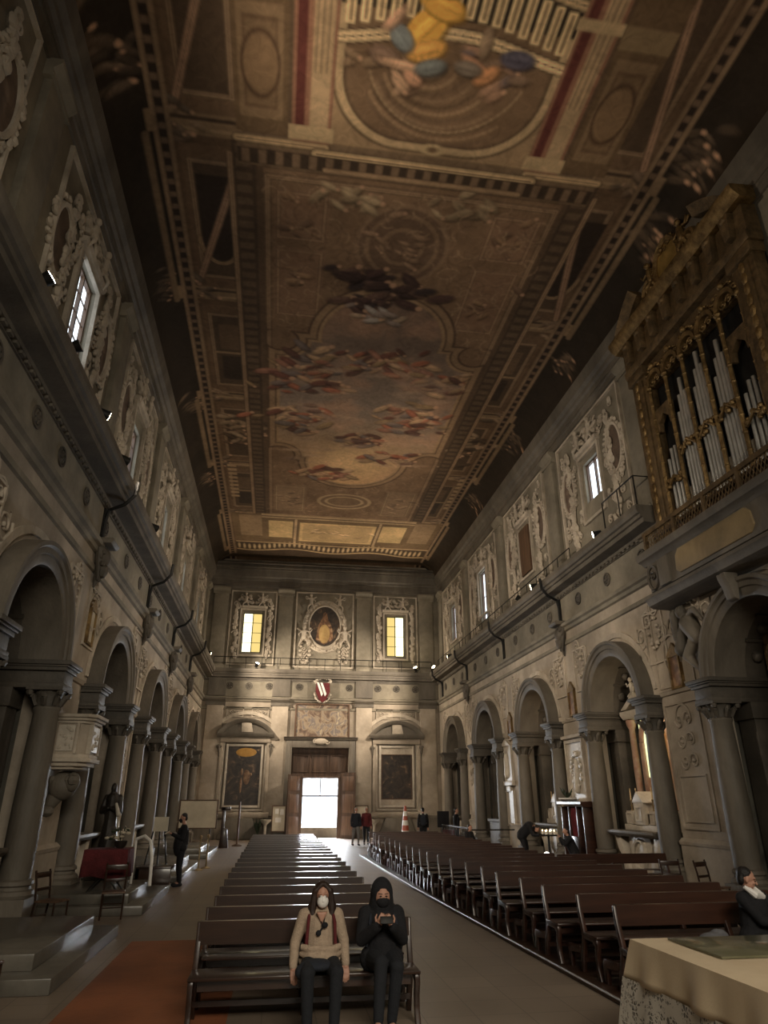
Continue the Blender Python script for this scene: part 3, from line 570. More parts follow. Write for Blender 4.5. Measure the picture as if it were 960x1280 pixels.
# carved consoles and dark down-pipes between the bays
def console(T,u,side,lab):
    t=thing('carved_console',lab,'console',T(u,.1,7.7),'carved consoles under the ledge')
    m=M(T); m.run([(-.01,8.12),(.42,8.12),(.46,8.06),(.38,7.98),(-.01,7.98)],u-.32,u+.32); m.build('abacus',K['serena'],t,bev=.01)
    m=M(T)
    for j in (-1,1): scroll(m,u+j*.14,7.72,.2,.18,1.3,.06,j,PI/2); m.cap((u+j*.2,.12,7.85),(u+j*.06,.14,7.1),.12,.05,8)
    m.ball((u,.16,7.66),(.24,.2,.3),10); m.ball((u,.2,7.35),(.17,.15,.22),8); m.cap((u,.14,7.3),(u,.06,6.92),.12,.03,8)
    for a in range(7): m.ball((u+rnd.uniform(-.22,.22),.22,7.7+rnd.uniform(-.25,.2)),.08,6)
    m.build('carving',K['serena_d'],t)
for u,n in ((23.3,'second and third'),(36.7,'fourth and fifth')): pass
console(TR,23.3,'right','grey carved console with a dark pipe on the right wall, the one nearest the camera')
console(TR,36.65,'right','grey carved console on the right wall, the one farther from the camera')
for u,n in ((16.9,'nearest the camera'),(23.7,'second from the camera'),(30.0,'third from the camera'),(36.3,'farthest from the camera')): console(TL,u,'left','grey carved console on the left wall under the ledge, %s'%n)
def pipe(T,u,lab,z0=7.9):
    m=M(T); m.tube([(u-.1,.75,9.78),(u-.1,.72,9.4),(u-.1,.5,9.12),(u+.02,.12,9.0),(u,.07,8.7),(u,.07,z0)],.05,8)
    m.box(u-.09,u+.09,-.02,.05,z0,9.1)
    tag(m.build('drain_pipe',K['iron']),lab,'pipe','dark pipes down the frieze')
for i,u in enumerate((23.35,30.1,36.7,42.6)): pipe(TR,u,'dark vertical pipe crossing the ledge and frieze of the right wall, %s from the camera'%ORD[i],7.9)
for i,u in enumerate((16.9,23.7,30.0,36.3)): pipe(TL,u,'dark vertical pipe crossing the ledge and frieze of the left wall, %s from the camera'%ORD[i])
# ledge railings: posts every metre, one rail
def railing(T,a,b,d,lab,step=1.1,h=.75):
    m=M(T); m.tube([(a,d,9.7+h),(b,d,9.7+h)],.022,5); m.tube([(a,d,9.7+h*.5),(b,d,9.7+h*.5)],.012,4)
    n=int((b-a)/step)
    for i in range(n+1): m.tube([(a+(b-a)*i/n,d,9.69),(a+(b-a)*i/n,d,9.7+h)],.018,5)
    tag(m.build('ledge_railing',K['iron']),lab,'railing')
railing(TR,21.6,43,.2,'thin dark iron railing along the ledge of the right wall'); railing(TL,8,43,.2,'thin dark iron railing along the ledge of the left wall'); railing(TF,XL+.5,XR-.5,.3,'thin dark iron railing along the ledge of the end wall',1.0)
m=M(TR); m.tube([(16.2,.5,9.7),(16.2,.5,10.7),(18.2,.5,10.7),(18.2,.5,9.7)],.025,5); m.tube([(17.2,.5,9.7),(17.2,.5,10.7)],.02,5); m.tube([(16.2,.5,10.7),(16.2,-.1,10.7)],.02,5); tag(m.build('ledge_railing',K['iron']),'short pale edged railing on the right ledge beside the organ','railing')
# ledge soffit moulding brackets (dentils) on left ledge near camera: one course
for T,s,a,b in ((TL,'left',6,43.2),(TR,'right',17.1,43.2)):
    m=M(T); n=int((b-a)/.28)
    for i in range(n): m.box(a+i*.28,a+i*.28+.15,.0,.13,9.02,9.13)
    m.build('trim_%d'%(10 if s=='left' else 11),K['serena'],kind='structure')
# ---------------- pilasters
def pilaster(T,u,hw,z0,z1,d0,lab,lower=True,mt=None):
    t=thing('wall_pilaster',lab,'pilaster',T(u,d0,z0),'lower pilasters' if lower else 'upper pilasters')
    mt=mt or K['wall']; m=M(T); m.box(u-hw,u+hw,d0-.02,d0+.16,z0+(.5 if lower else .25),z1-.45); m.build('shaft',mt,t,bev=.015)
    if lower:
        m=M(T); m.box(u-hw-.1,u+hw+.1,d0-.02,d0+.3,z0,z0+1.05); m.run([(d0,z0+1.05),(d0+.34,z0+1.05),(d0+.34,z0+1.12),(d0+.2,z0+1.24),(d0,z0+1.24)],u-hw-.12,u+hw+.12); m.build('pedestal',K['serena'],t)
    else:
        m=M(T); m.box(u-hw-.06,u+hw+.06,d0-.02,d0+.22,z0,z0+.26); m.build('base',mt,t,bev=.02)
    m=M(T); m.run([(d0-.02,z1-.46),(d0+.2,z1-.46),(d0+.2,z1-.4),(d0+.16,z1-.38),(d0+.16,z1-.26),(d0+.22,z1-.2),(d0+.3,z1-.1),(d0+.3,z1),(d0-.02,z1)],u-hw-.1,u+hw+.1); m.build('capital',K['serena'] if lower else mt,t)
for i,u in enumerate((-3.95,.02,5.3,9.42)):
    pilaster(TF,u,.5,0,7.95,0,'tall stone pilaster of the lower end wall, %s from the left'%ORD[i])
    m=M(TF); m.box(u-.55,u+.55,0,.12,8.08,9.1); tag(m.build('frieze_block',K['serena']),'plain projecting frieze block on the end wall above pilaster, %s from the left'%ORD[i],'block','frieze blocks')
for i,u in enumerate((-4.2,.0,5.2,9.45)): pilaster(TF,u,.46,9.7,15.05,0,'plain upper pilaster of the end wall, %s from the left'%ORD[i],False,K['frieze'])
for T,s,b in ((TR,'right',-.2),(TL,'left',-.3)):
    for i,u in enumerate((9.7,16.6,23.3,30.1,36.75,43.2)):
        if s=='right' and i==0: continue
        pilaster(T,u,.42,9.7,15.05,b,'plain upper pilaster of the %s wall, %s from the camera'%(s,ORD[i] if i<5 else 'sixth'),False,K['frieze'])
# ---------------- windows with glass and stucco surrounds
WN=[0]
def window(T,c,h,z0,z1,base,kind,bars=3):
    WN[0]+=1; n=WN[0]
    m=M(T); m.box(c-h+.05,c-.03,base-.24,base-.22,z0+.05,z1-.05); m.box(c+.03,c+h-.05,base-.24,base-.22,z0+.05,z1-.05)
    if kind=='warm':
        m=M(T); m.box(c-h+.05,c-.03,base-.14,base-.12,z0+.05,z1-.05); m2=M(T); m2.box(c+.03,c+h-.05,base-.14,base-.12,z0+.05,z1-.05)
        l,r_=('e_sun','e_warm') if c<2 else ('e_warm','e_sun')
        m.build('window_%d_glass'%n,K[l],kind='structure',smooth=False); m2.build('window_%d_glass'%n,K[r_],kind='structure',smooth=False)
    else: m.build('window_%d_glass'%n,K['e_blue'],kind='structure',smooth=False)
    f=M(T); g=base-.16 if kind!='warm' else base-.1
    f.frame(c-h+.05,c+h-.05,z0+.05,z1-.05,.05,g-.06,g+.04); f.box(c-.03,c+.03,g-.05,g+.04,z0,z1)
    for i in range(1,bars+1): z=z0+(z1-z0)*i/(bars+1); f.box(c-h,c+h,g-.03,g+.0,z-.014,z+.014)
    f.build('window_%d_frame'%n,K['iron'] if kind=='warm' else K['wood'],kind='structure',smooth=False)
for i,(c,h,z0,z1) in enumerate(RW): window(TR,c,h,z0,z1,-.2,'blue',0 if i==0 else 1)
for c,h,z0,z1 in LW: window(TL,c,h,z0,z1,-.3,'blue')
for c,h,z0,z1 in FW: window(TF,c,h,z0,z1,0,'warm')
def surround(T,c,base,lab,hw=1.35,z0=10.0,z1=14.9,medal=False,op=(10.9,13.4),inner=.75,full=True):
    t=thing('stucco_surround',lab,'stucco',T(c,base,z0),'stucco surrounds of the upper storey')
    m=M(T); m.frame(c-hw,c+hw,z0+.05,z1-.1,.07,base,base+.09); m.frame(c-inner,c+inner,op[0]-.1,op[1]+.15,.1,base,base+.1); m.run([(base,op[1]+.25),(base+.16,op[1]+.3),(base+.2,op[1]+.42),(base,op[1]+.46)],c-inner-.15,c+inner+.15)
    m.build('moulded_frame',K['stucco'],t,smooth=False)
    m=M(T); d=base+.06
    for j in (-1,1):
        z=z0+.5
        while z<z1-.6:
            s=rnd.uniform(.10,.18); m.ball((c+j*(hw+inner)/2+rnd.uniform(-.1,.1),d,z),(s,s*.6,s),6); z+=.17
        for q in range(4): scroll(m,c+j*(hw+inner)/2*1.02,z0+1.0+q*1.0,.2,d+.05,1.2,.035,j*(1 if q%2 else -1),rnd.random()*6)
        m.cap((c+j*.15,d+.02,op[1]+.62),(c+j*(inner+.1),d,op[1]+.9),.09,.11,6)
    for q in range(46 if hw>2 else 10):
        j=rnd.choice((-1,1)); uu=rnd.uniform(inner+.2,hw-.15); zz=rnd.uniform(z0+.3,z1-.4)
        if medal and abs(uu-1.85)<.6 and abs(zz-12.75)<.95: continue
        if hw>2: scroll(m,c+j*uu,zz,rnd.uniform(.12,.26),d-.02,1.3,.032,j,rnd.random()*6)
        m.ball((c+j*uu,d,zz+.1),(rnd.uniform(.06,.12),.06,rnd.uniform(.06,.14)),6)
    for q in range(16): m.ball((c+rnd.uniform(-.8,.8),d,op[1]+.75+rnd.uniform(-.15,.35)),rnd.uniform(.07,.14),6)
    m.build('garland',K['stucco'],t)
    for j in (-1,1): m=M(T); putto(m,c+j*.52,op[1]+.72,.7,base+.05,0,j); m.build('cherub',K['stucco'],t,remesh=.035,sm=2)
    if medal:
        for j in (-1,1):
            q=M(T); q.oval(c+j*1.85,12.75,.42,.8,[(0,base),(0,base+.08),(.1,base+.1),(.14,base)],24); wreath(q,c+j*1.85,12.75,.62,1.02,base+.02,34,.1); q.build('medallion_frame',K['stucco'],t)
            q=M(T); q.lathe([(.43,-.01),(.43,.03)],(0,0,0),24,1,1); q.v=[]; q.f=[]; q.oval(c+j*1.85,12.75,.0,.0,[(0,0)],3) if 0 else None
            n=24; vs=[(c+j*1.85+.43*math.cos(2*PI*i/n),base+.03,12.75+.81*math.sin(2*PI*i/n)) for i in range(n)]; vs2=[(a,base-.01,b) for a,_,b in vs]
            q.add(vs+vs2,[tuple(range(n)),tuple(range(2*n-1,n-1,-1))]+[(i,(i+1)%n,(i+1)%n+n,i+n) for i in range(n)]); q.build('medallion',K['p_medal'],t)
    return t
for i,c in enumerate((19.95,26.75,33.45,40.0)):
    surround(TR,c,-.2,'white stucco surround with cherubs and garlands, upper right wall, %s bay from the organ'%ORD[i],2.5,medal=True,op=(11.2,13.35))
for i,c in enumerate((13.3,19.9,26.4,32.8,39.5)):
    surround(TL,c,-.3,'stucco surround with cherubs and garlands, upper left wall, %s bay from the camera'%ORD[i],2.3,medal=(i in(0,1)),op=(11.1,13.4))
surround(TL,6.4,-.3,'stucco medallion surround high on the left wall at the edge of the picture',2.3,medal=True,op=(11.1,13.4))
surround(TF,-2.08,0,'stucco surround of the left window high on the end wall',1.42,op=(10.75,13.42),inner=.74)
surround(TF,7.36,0,'stucco surround of the right window high on the end wall',1.42,op=(10.75,13.5),inner=.74)
m=M(TR); m.box(26.25,27.4,-.2,-.12,11.2,13.3); tag(m.build('wooden_shutter',K['wood'],smooth=False),'closed brown wooden shutter in the second bay of the upper right wall','shutter')
def disc(T,cu,cz,ru,rz,d,name,mt,parent=None,n=32,th=.03):
    q=M(T); vs=[(cu+ru*math.cos(2*PI*i/n),d,cz+rz*math.sin(2*PI*i/n)) for i in range(n)]; vs2=[(a,d-th,b) for a,_,b in vs]
    q.add(vs+vs2,[tuple(range(n)),tuple(range(2*n-1,n-1,-1))]+[(i,(i+1)%n,(i+1)%n+n,i+n) for i in range(n)]); return q.build(name,mt,parent)
# oval picture in the middle of the end wall
t=thing('oval_painting','oval painting of a dark robed figure in a pale wreath, high on the end wall','painting',(2.62,YF,12.65))
disc(TF,2.62,12.65,1.0,1.32,.06,'canvas',K['p_dark'],t)
m=M(TF); m.prism([(2.05,11.75),(2.2,12.7),(2.45,13.2),(2.5,13.5),(2.62,13.62),(2.75,13.5),(2.8,13.2),(3.1,12.6),(3.2,11.8),(2.62,11.45)],'y',.06,.075); m.build('robed_figure',K['p_brown'],t)
disc(TF,2.6,12.15,.36,.62,.085,'golden_robe',mat('ochre_paint',(.50,.34,.14),(.38,.24,.09),.8,3,0),t,th=.01)
m=M(TF); m.oval(2.62,12.65,1.0,1.32,[(0,0),(0,.12),(.06,.16),(.14,.12),(.18,.06),(.34,.05),(.34,0)],36); m.oval(2.62,12.65,1.32,1.66,[(0,0),(0,.08),(.1,.1),(.13,0)],36); m.build('frame',K['stucco'],t)
m=M(TF); wreath(m,2.62,12.65,1.3,1.62,.06,64,.12,.08); 
for j in (-1,1):
    wreath(m,2.62+j*1.25,11.0,.3,.8,.05,18,.12)
    for q in range(3): scroll(m,2.62+j*1.3,10.6+q*.25,.2,.06,1.3,.04,j)
m.build('wreath',K['stucco'],t)
for j in (-1,1):
    m=M(TF); putto(m,2.62+j*.95,14.15,.75,.08,0,j); m.build('cherub',K['stucco'],t,remesh=.035,sm=2); m=M(TF); putto(m,2.62+j*1.35,11.85,.95,.08,0,-j); m.build('cherub',K['stucco'],t,remesh=.035,sm=2)
m=M(TF); m.frame(.75,4.45,10.0,14.85,.09,0,.1); m.build('panel_border',K['stucco'],t)
# coat of arms above the portal
t=thing('coat_of_arms','red and white striped carved coat of arms above the portal of the end wall','coat of arms',(2.62,YF,8.3))
m=M(TF); m.prism([(2.2,8.95),(3.05,8.95),(3.08,8.4),(2.85,7.9),(2.63,7.72),(2.4,7.9),(2.17,8.4)],'y',.25,.36); m.build('shield',K['maroon'],t,bev=.02)
m=M(TF)
for x in (2.3,2.52): m.prism([(x-.07,8.95),(x+.07,8.95),(x+.34,8.25),(x+.24,8.1)],'y',.36,.39)
m.build('white_bands',K['stripe'],t)
m=M(TF); wreath(m,2.63,9.05,.5,.16,.25,22,.1); wreath(m,2.63,8.35,.5,.6,.22,26,.07,.02,180,360); m.build('carved_crest',K['marble'],t)
# portal, overdoor fresco
t=thing('portal_surround','grey stone portal surround of the open main door','door surround',(2.62,YF,0))
m=M(TF); m.box(.5,.88,0,.24,0,5.5); m.box(4.38,4.76,0,.24,0,5.5); m.box(.88,4.38,0,.24,5.05,5.5); m.box(.62,.8,.2,.28,0,5.3); m.box(4.46,4.64,.2,.28,0,5.3); m.build('jambs',K['serena'],t,bev=.02)
m=M(TF); m.run([(0,5.48),(.3,5.5),(.36,5.6),(.42,5.66),(0,5.7)],.35,4.9); m.build('cornice',K['serena'],t)
m=M(TF); m.ball((2.62,.3,5.42),(.4,.12,.2),12); scroll(m,2.25,5.4,.16,.33,1.2,.035); scroll(m,3.0,5.4,.16,.33,1.2,.035,-1); m.build('keystone_mask',K['stucco'],t)
t=thing('overdoor_fresco','wide faded fresco panel of a crowded scene above the main door','painting',(2.67,YF,6.6))
m=M(TF); m.box(1.06,4.3,0,.05,5.72,7.6); m.build('painted_panel',K['p_fresco'],t,smooth=False)
m=M(TF); m.frame(1.06,4.3,5.72,7.6,.1,0,.12); m.build('frame',K['wood'],t,bev=.02)
m=M(TF); 
for i in range(40): x=rnd.uniform(1.3,4.1); z=rnd.uniform(5.85,6.9) ; 
m.box(-.0,.0,0,0,0,0) if 0 else None
# door: dark wooden vestibule with an opening to the street, two open leaves
dm=M(TF); dm.box(.88,1.66,-.3,-.22,0,5.05); dm.box(3.76,4.38,-.3,-.22,0,5.05); dm.box(1.66,3.76,-.3,-.22,3.38,5.05); dm.box(.88,4.38,-.24,-.18,4.75,5.05); dm.box(1.58,3.84,-.26,-.12,3.3,3.44)
for x in (.95,2.1,3.25): dm.frame(x+.08,x+.95,3.7,4.6,.05,-.25,-.17)
dm.build('door_1',K['doorwood'],kind='structure',bev=.01)
dm=M(TF); dm.box(1.66,3.76,-.3,-.26,2.28,2.36); dm.box(2.68,2.74,-.3,-.26,2.36,3.38); dm.build('door_1_transom',K['wood'],kind='structure',smooth=False)
def leaf(x,rz,lab,h=3.62):
    t=thing('door_leaf',lab,'door',(x,YF-.25,0))
    s=1 if rz>0 else -1; c,s_=math.cos(rz),math.sin(rz)
    mt=Matrix.Rotation(rz,3,'Z'); m=M(); w=1.0
    def ob(a,b,z0,z1,th,off=0):
        cc=mt@Vector(((a+b)/2,off,0)); m.obox((x+cc.x,YF-.25+cc.y,(z0+z1)/2),((b-a)/2,th,(z1-z0)/2),mt)
    ob(0,w,0.02,h,.03); 
    m.build('panel',K['doorwood'],t); m=M()
    for z0,z1 in ((.2,1.2),(1.4,2.4),(2.6,3.4)): ob(.12,w-.12,z0,z1,.045)
    m.build('raised_panels',K['wood'],t,bev=.01)
    m=M(); cc=mt@Vector((w-.08,-.06,0)); m.ball((x+cc.x,YF-.25+cc.y,1.1),.04,8); m.build('knob',K['brass'],t)
leaf(3.95,R(-38),'brown wooden door leaf standing open at the right of the main door')
leaf(1.5,R(180+40),'brown wooden door leaf standing open at the left of the main door',3.5)
m=M(); m.box(-2,8,45.05,45.3,-.3,.56); tag(m.build('street_parapet',K['serena']),'low dark stone parapet outside the open main door','parapet')
# street outside
m=M(); m.box(-8,14,44.9,75,-.35,-.05); m.build('floor',mat('street_paving',(.30,.29,.27),None,.8,2),kind='structure',smooth=False)
# ---------------- framed altarpieces on the end wall
def wall_altar(u,lab,split):
    t=thing('end_wall_altarpiece',lab,'altarpiece',(u,YF,1.2))
    m=M(TF); m.box(u-.98,u+.98,0,.05,1.8,5.08); m.build('canvas',K['p_dark'],t,smooth=False)
    m=M(TF); m.frame(u-.98,u+.98,1.8,5.08,.13,0,.16); m.frame(u-1.2,u+1.2,1.6,5.3,.1,0,.1); m.build('frame',K['marble'],t,bev=.02)
    m=M(TF); m.box(u-1.5,u-1.3,0,.2,1.3,5.4); m.box(u+1.3,u+1.5,0,.2,1.3,5.4); m.box(u-1.5,u+1.5,0,.24,5.3,5.62); m.run([(0,1.1),(.3,1.1),(.42,1.3),(.42,1.42),(0,1.46)],u-1.65,u+1.65); m.build('aedicule',K['wall'],t,bev=.02)
    m=M(TF); m.run([(0,5.6),(.34,5.62),(.46,5.78),(.46,5.86),(0,5.9)],u-1.72,u+1.72)
    cz=5.86-1.3; rr=2.15; a=math.degrees(math.asin((5.86-cz)/rr))
    m.arc(u,cz,[(rr-.24,0),(rr-.24,.26),(rr-.1,.4),(rr,.42),(rr,0)],a,180-a,18)
    pts=[(u+(rr-.2)*math.cos(R(a_)),cz+(rr-.2)*math.sin(R(a_))) for a_ in np.linspace(a+2,178-a,14)]
    m.prism(pts,'y',0,.14)
    for j in (-1,1): scroll(m,u+j*1.55,5.1,.14,.2,1.3,.05,j); m.cap((u+j*1.55,.2,5.0),(u+j*1.5,.14,4.5),.08,.04)
    m.build('segmental_pediment',K['serena'],t)
    m=M(TF); m.prism([(u-.28,5.9),(u+.42,5.9),(u+.28,6.52),(u-.3,6.58)],'y',.02,.24); m.build('pediment_block',K['stucco'],t,bev=.02)
    m=M(TF)
    if split=='left':
        m.ball((u+.1,.05,4.75),(.62,.02,.26),14); m.build('golden_cloud',mat('gold_cloud_paint',(.62,.36,.10),(.5,.26,.06),.7,3,0),t)
        m=M(TF); m.ball((u+.22,.05,3.35),(.2,.02,.42),10); m.ball((u-.08,.05,3.65),(.07,.02,.2),8); m.ball((u-.1,.05,2.9),(.08,.02,.45),8); m.ball((u+.45,.05,3.5),(.08,.02,.1),8); m.build('pale_figures',mat('flesh_paint',(.40,.26,.16),(.16,.09,.06),.7,6,0),t)
    else:
        m.box(u-.98,u+.98,.02,.09,4.7,5.08); m.build('upper_pale_band',K['stucco'],t,smooth=False); m=M(TF); m.box(u-.98,u+.98,.02,.09,1.8,2.12); m.build('lower_pale_band',K['stucco'],t,smooth=False)
        m=M(TF); m.frame(u-.9,u+.9,2.18,4.66,.05,.04,.11); m.build('inner_frame',K['wood'],t)
    # altar front below
    m=M(TF); m.prism([(u-1.2,0),(u-1.2,.25),(u-1.0,.5),(u-.75,1.12),(u+.75,1.12),(u+1.0,.5),(u+1.2,.25),(u+1.2,0)],'y',0,.5); m.build('altar_front',K['serena'],t,bev=.03)
    m=M(TF); m.run([(0,6.95),(.05,7.0),(.05,7.4),(0,7.45)],u-1.3,u+1.3) if 0 else None
    for j in (-1,1): m.frame(min(u+j*.3,u+j*1.25),max(u+j*.3,u+j*1.25),6.85,7.35,.05,0,.06); scroll(m,u+j*.6,7.1,.16,.03,1.3,.03,j); scroll(m,u+j*.95,7.1,.16,.03,1.3,.03,-j)
    m.arc(u,cz,[(rr+.25,0),(rr+.25,.08),(rr+.45,.08),(rr+.45,0)],a+2,178-a,18); m.build('stucco_scrolls',K['stucco'],t)
wall_altar(-1.95,'dark altar painting with a golden cloud under a curved pediment, left of the main door','left')
wall_altar(7.38,'dark brown altar painting under a curved pediment, right of the main door','right')
# ---------------- organ and its gallery
gt=thing('organ_gallery','grey stone organ gallery jutting from the right wall over the first arch','gallery',(XR-.6,13.1,7))
GA,GB=6.0,16.1
m=M(TR); m.box(GA,GB,-.02,.5,6.98,8.05); m.box(GA,GB,.42,.56,7.15,7.9); m.build('body',K['serena'],gt,bev=.01)
m=M(TR); m.run([(0,6.72),(.5,6.74),(.62,6.8),(.66,6.9),(.72,6.96),(.72,7.04),(.5,7.14),(0,7.14)],GA,GB+.12); m.build('lower_cornice',K['serena'],gt)
m=M(TR); m.run([(0,7.88),(.56,7.9),(.64,7.98),(.74,8.02),(.78,8.1),(.78,8.2),(0,8.2)],GA,GB+.15); m.build('upper_cornice',K['serena'],gt)
for u in (15.85,9.0):
    m=M(TR); m.oval(u,7.5,.2,.28,[(0,.5),(0,.6),(.06,.62),(.1,.5)],16); scroll(m,u,7.52,.15,.6,1.2,.03); m.build('crest',K['serena_d'],gt)
pl=mat('gilt_inscription_stone',(.34,.25,.13),(.26,.19,.10),.7,2,.1)
m=M(TR); m.prism([(11.9,7.25),(14.6,7.25),(14.75,7.35),(14.7,7.72),(14.55,7.85),(11.95,7.85),(11.8,7.72),(11.75,7.4)],'y',.5,.61); m.build('cartouche',pl,gt,bev=.02)
for u in (10.9,15.3): m=M(TR); m.box(u-.25,u+.25,.5,.62,7.16,7.88); m.build('pedestal_block',K['serena'],gt,bev=.015)
m=M(TR)
for i in range(54): u=9.3+i*.12; m.tube([(u,.66,8.2),(u+.22,.66,8.62)],.012,4); m.tube([(u+.22,.66,8.2),(u,.66,8.62)],.012,4)
m.box(9.2,15.9,.62,.7,8.62,8.74); m.box(9.2,15.9,.62,.7,8.18,8.24)
for u in (9.2,10.5,11.8,13.1,14.4,15.8): m.box(u-.05,u+.05,.61,.71,8.2,8.7)
m.build('lattice_parapet',K['oldgold'],gt,smooth=False)
for j in (-1,1):
    c=13.1; t=thing('carved_figure','grey carved reclining figure in the %s spandrel beneath the organ gallery'%('far' if j>0 else 'near'),'relief',TR(c+j*2.2,.1,6),'spandrel figures')
    m=M(TR); f=lambda a,b,d=.14:(c+j*a,d,b)
    m.cap(f(2.25,6.15),f(1.95,5.75),.24,.2); m.ball(f(2.38,6.48,.22),(.15,.15,.17),10); m.cap(f(2.05,5.75),f(2.35,5.35,.25),.17,.13); m.cap(f(2.35,5.35,.25),f(2.1,5.0),.12,.07); m.cap(f(2.35,6.25),f(1.85,6.42,.22),.1,.08); m.cap(f(1.85,6.42,.22),f(1.65,6.1),.08,.05); m.cap(f(2.5,6.1),f(2.7,5.6),.12,.2); m.cap(f(2.75,6.5),f(2.85,5.9),.16,.1)
    m.build('figure',K['serena'],t,remesh=.03)
m=M(TR); m.run([(.38,6.1),(.5,6.15),(.54,6.4),(.62,6.6),(.64,6.72),(.3,6.73)],12.95,13.25); tag(m.build('keystone',K['serena'],bev=.02),'scrolled keystone crowning the first arch under the organ gallery','keystone')
ot=thing('pipe_organ','gilded pipe organ case with silver pipes on the right wall gallery','organ',(XR,13.1,8.2))
OA,OB=10.3,15.9
m=M(TR); m.box(OA,OB,-.15,-.1,8.2,15.0); m.build('back_panel',K['iron'],ot)
for a,b in ((OA,OA+.75),(OB-.75,OB)):
    m=M(TR); m.box(a,b,-.1,.22,8.2,13.9); m.box(a+.15,b-.15,.2,.28,8.9,13.4); m.box(a-.06,b+.06,-.1,.32,13.5,13.8); m.box(a-.06,b+.06,-.1,.32,8.2,8.6); m.build('side_pilaster',K['oldgold'],ot,bev=.02)
for a in (OA+.12,OB-.12):
    m=M(TR)
    for z in np.arange(8.8,13.4,.3): m.ball((a+.22*(1 if a<13 else -1),.29,float(z)),(.1,.05,.17),6)
    m.build('carved_ornament',K['gold'],ot)
m=M(TR); m.run([(-.1,13.8),(.3,13.82),(.34,13.9),(.34,14.05),(.28,14.1),(.28,14.85),(-.1,14.9)],OA-.1,OB+.1); m.build('entablature',K['oldgold'],ot)
m=M(TR); m.run([(0,14.85),(.42,14.88),(.55,15.0),(.62,15.12),(.62,15.22),(0,15.26)],OA-.3,OB+.3); m.build('cornice',K['gold'],ot)
for i in range(8):
    u=OA+.35+i*.7; m=M(TR); m.prism([(u-.17,14.85),(u+.17,14.85),(u+.10,14.15),(u-.10,14.15)],'y',.2,.46); m.ball((u,.46,14.72),(.12,.08,.1),6); m.build('bracket',K['oldgold'],ot,bev=.01)
m=M(TR); cz=12.9; rr=3.6; a=math.degrees(math.asin((15.22-cz)/rr))
for a0,a1 in ((a,a+24),(180-a-24,180-a)):
    m=M(TR); m.arc(13.1,cz,[(rr-.25,0),(rr-.25,.4),(rr-.1,.52),(rr,.6),(rr,0)],a0,a1,14); m.build('pediment_segment',K['oldgold'],ot)
m=M(TR); m.oval(13.1,15.85,.5,.62,[(0,.15),(0,.3),(.1,.36),(.18,.2)],24); 
for j in (-1,1):
    scroll(m,13.1+j*.95,15.7,.4,.25,1.6,.09,j,0); scroll(m,13.1+j*1.5,15.45,.25,.25,1.4,.06,j,PI/2); putto(m,13.1+j*.8,15.9,.7,.2,0,j)
wreath(m,13.1,16.45,.35,.12,.25,12,.1)
m.build('crest_scrolls',K['gold'],ot)
disc(TR,13.1,15.85,.52,.64,.26,'crest_shield',mat('bright_gilding',(.75,.52,.18),(.5,.33,.1),.35,4,.1,metal=.7),ot)
# five pipe towers
F0=OA+.75; FWD=(OB-.75-F0)/5
for i in range(6):
    u=F0+i*FWD; m=M(TR); m.tube([(u,.16,8.6),(u,.16,12.9)],.055,8)
    for z in np.arange(8.8,12.9,.45): m.ball((u,.16,float(z)),(.075,.075,.06),6)
    m.ball((u,.17,12.98),(.11,.1,.1),8); m.build('colonnette',K['gold'],ot)
for i in range(5):
    c=F0+(i+.5)*FWD; hw=FWD/2-.07
    m=M(TR); m.arc(c,12.98,[(hw-.06,.04),(hw-.06,.26),(hw+.05,.28),(hw+.05,.04)],0,180,14); scroll(m,c-.12,13.05,.12,.2,1.4,.03); scroll(m,c+.12,13.05,.12,.2,1.4,.03,-1); m.ball((c,.24,13.5),.1,8); wreath(m,c,13.0,hw+.1,.5,.2,12,.06,.02,0,180); m.build('scalloped_arch',K['gold'],ot)
    n=5 if i in(1,2,3) else 4
    low=(i in (0,4))
    for q in range(n):
        u=c-hw+.08+(2*hw-.16)*q/(n-1); peak=1-abs(q-(n-1)/2)/((n-1)/2+.5)
        h=(2.0 if low else 2.9)+peak*(.5 if low else 1.15)-(0 if i==2 else .25)
        r=.058 if low else .066
        m=M(TR); m.lathe([(.015,0),(r*.9,.35),(r,.42),(r,h),(r*.8,h+.01)],(u,.04,8.75),10); m.prism([(u-r*.5,9.2),(u+r*.5,9.2),(u,9.33)],'y',.04+r*.9,.04+r*1.15); m.build('organ_pipe',K['tin'],ot)
    if low:
        m=M(TR); m.prism([(c-hw,11.5),(c-hw,12.2),(c+hw,12.2),(c+hw,11.5),(c+hw*.8,11.5),(c+hw*.7,11.75),(c,11.95),(c-hw*.7,11.75),(c-hw*.8,11.5)],'y',.02,.16); m.build('gilt_spandrel',K['oldgold'],ot)
    m=M(TR); 
    for q in range(12): m.ball((c+rnd.uniform(-hw,hw),.16,(9.9 if low else 10.55)+rnd.uniform(-.13,.13)),rnd.uniform(.04,.085),6)
    m.tube([(c-hw,.16,10.4 if not low else 9.8),(c,.18,10.7 if not low else 10.0),(c+hw,.16,10.4 if not low else 9.8)],.045,6)
    m.build('carved_swag',K['gold'],ot)
    m=M(TR); m.box(c-hw,c+hw,.12,.16,9.05,9.09); m.build('pipe_rail',K['gold'],ot)
m=M(TR); m.box(OA,OB,-.1,.3,8.2,8.62); m.box(OA-.04,OB+.04,-.1,.36,8.62,8.74); m.build('case_base',K['wood'],ot,bev=.02)
m=M(TR); m.box(OA+.75,OB-.75,-.08,.1,13.0,13.82); m.build('upper_panel',K['oldgold'],ot)
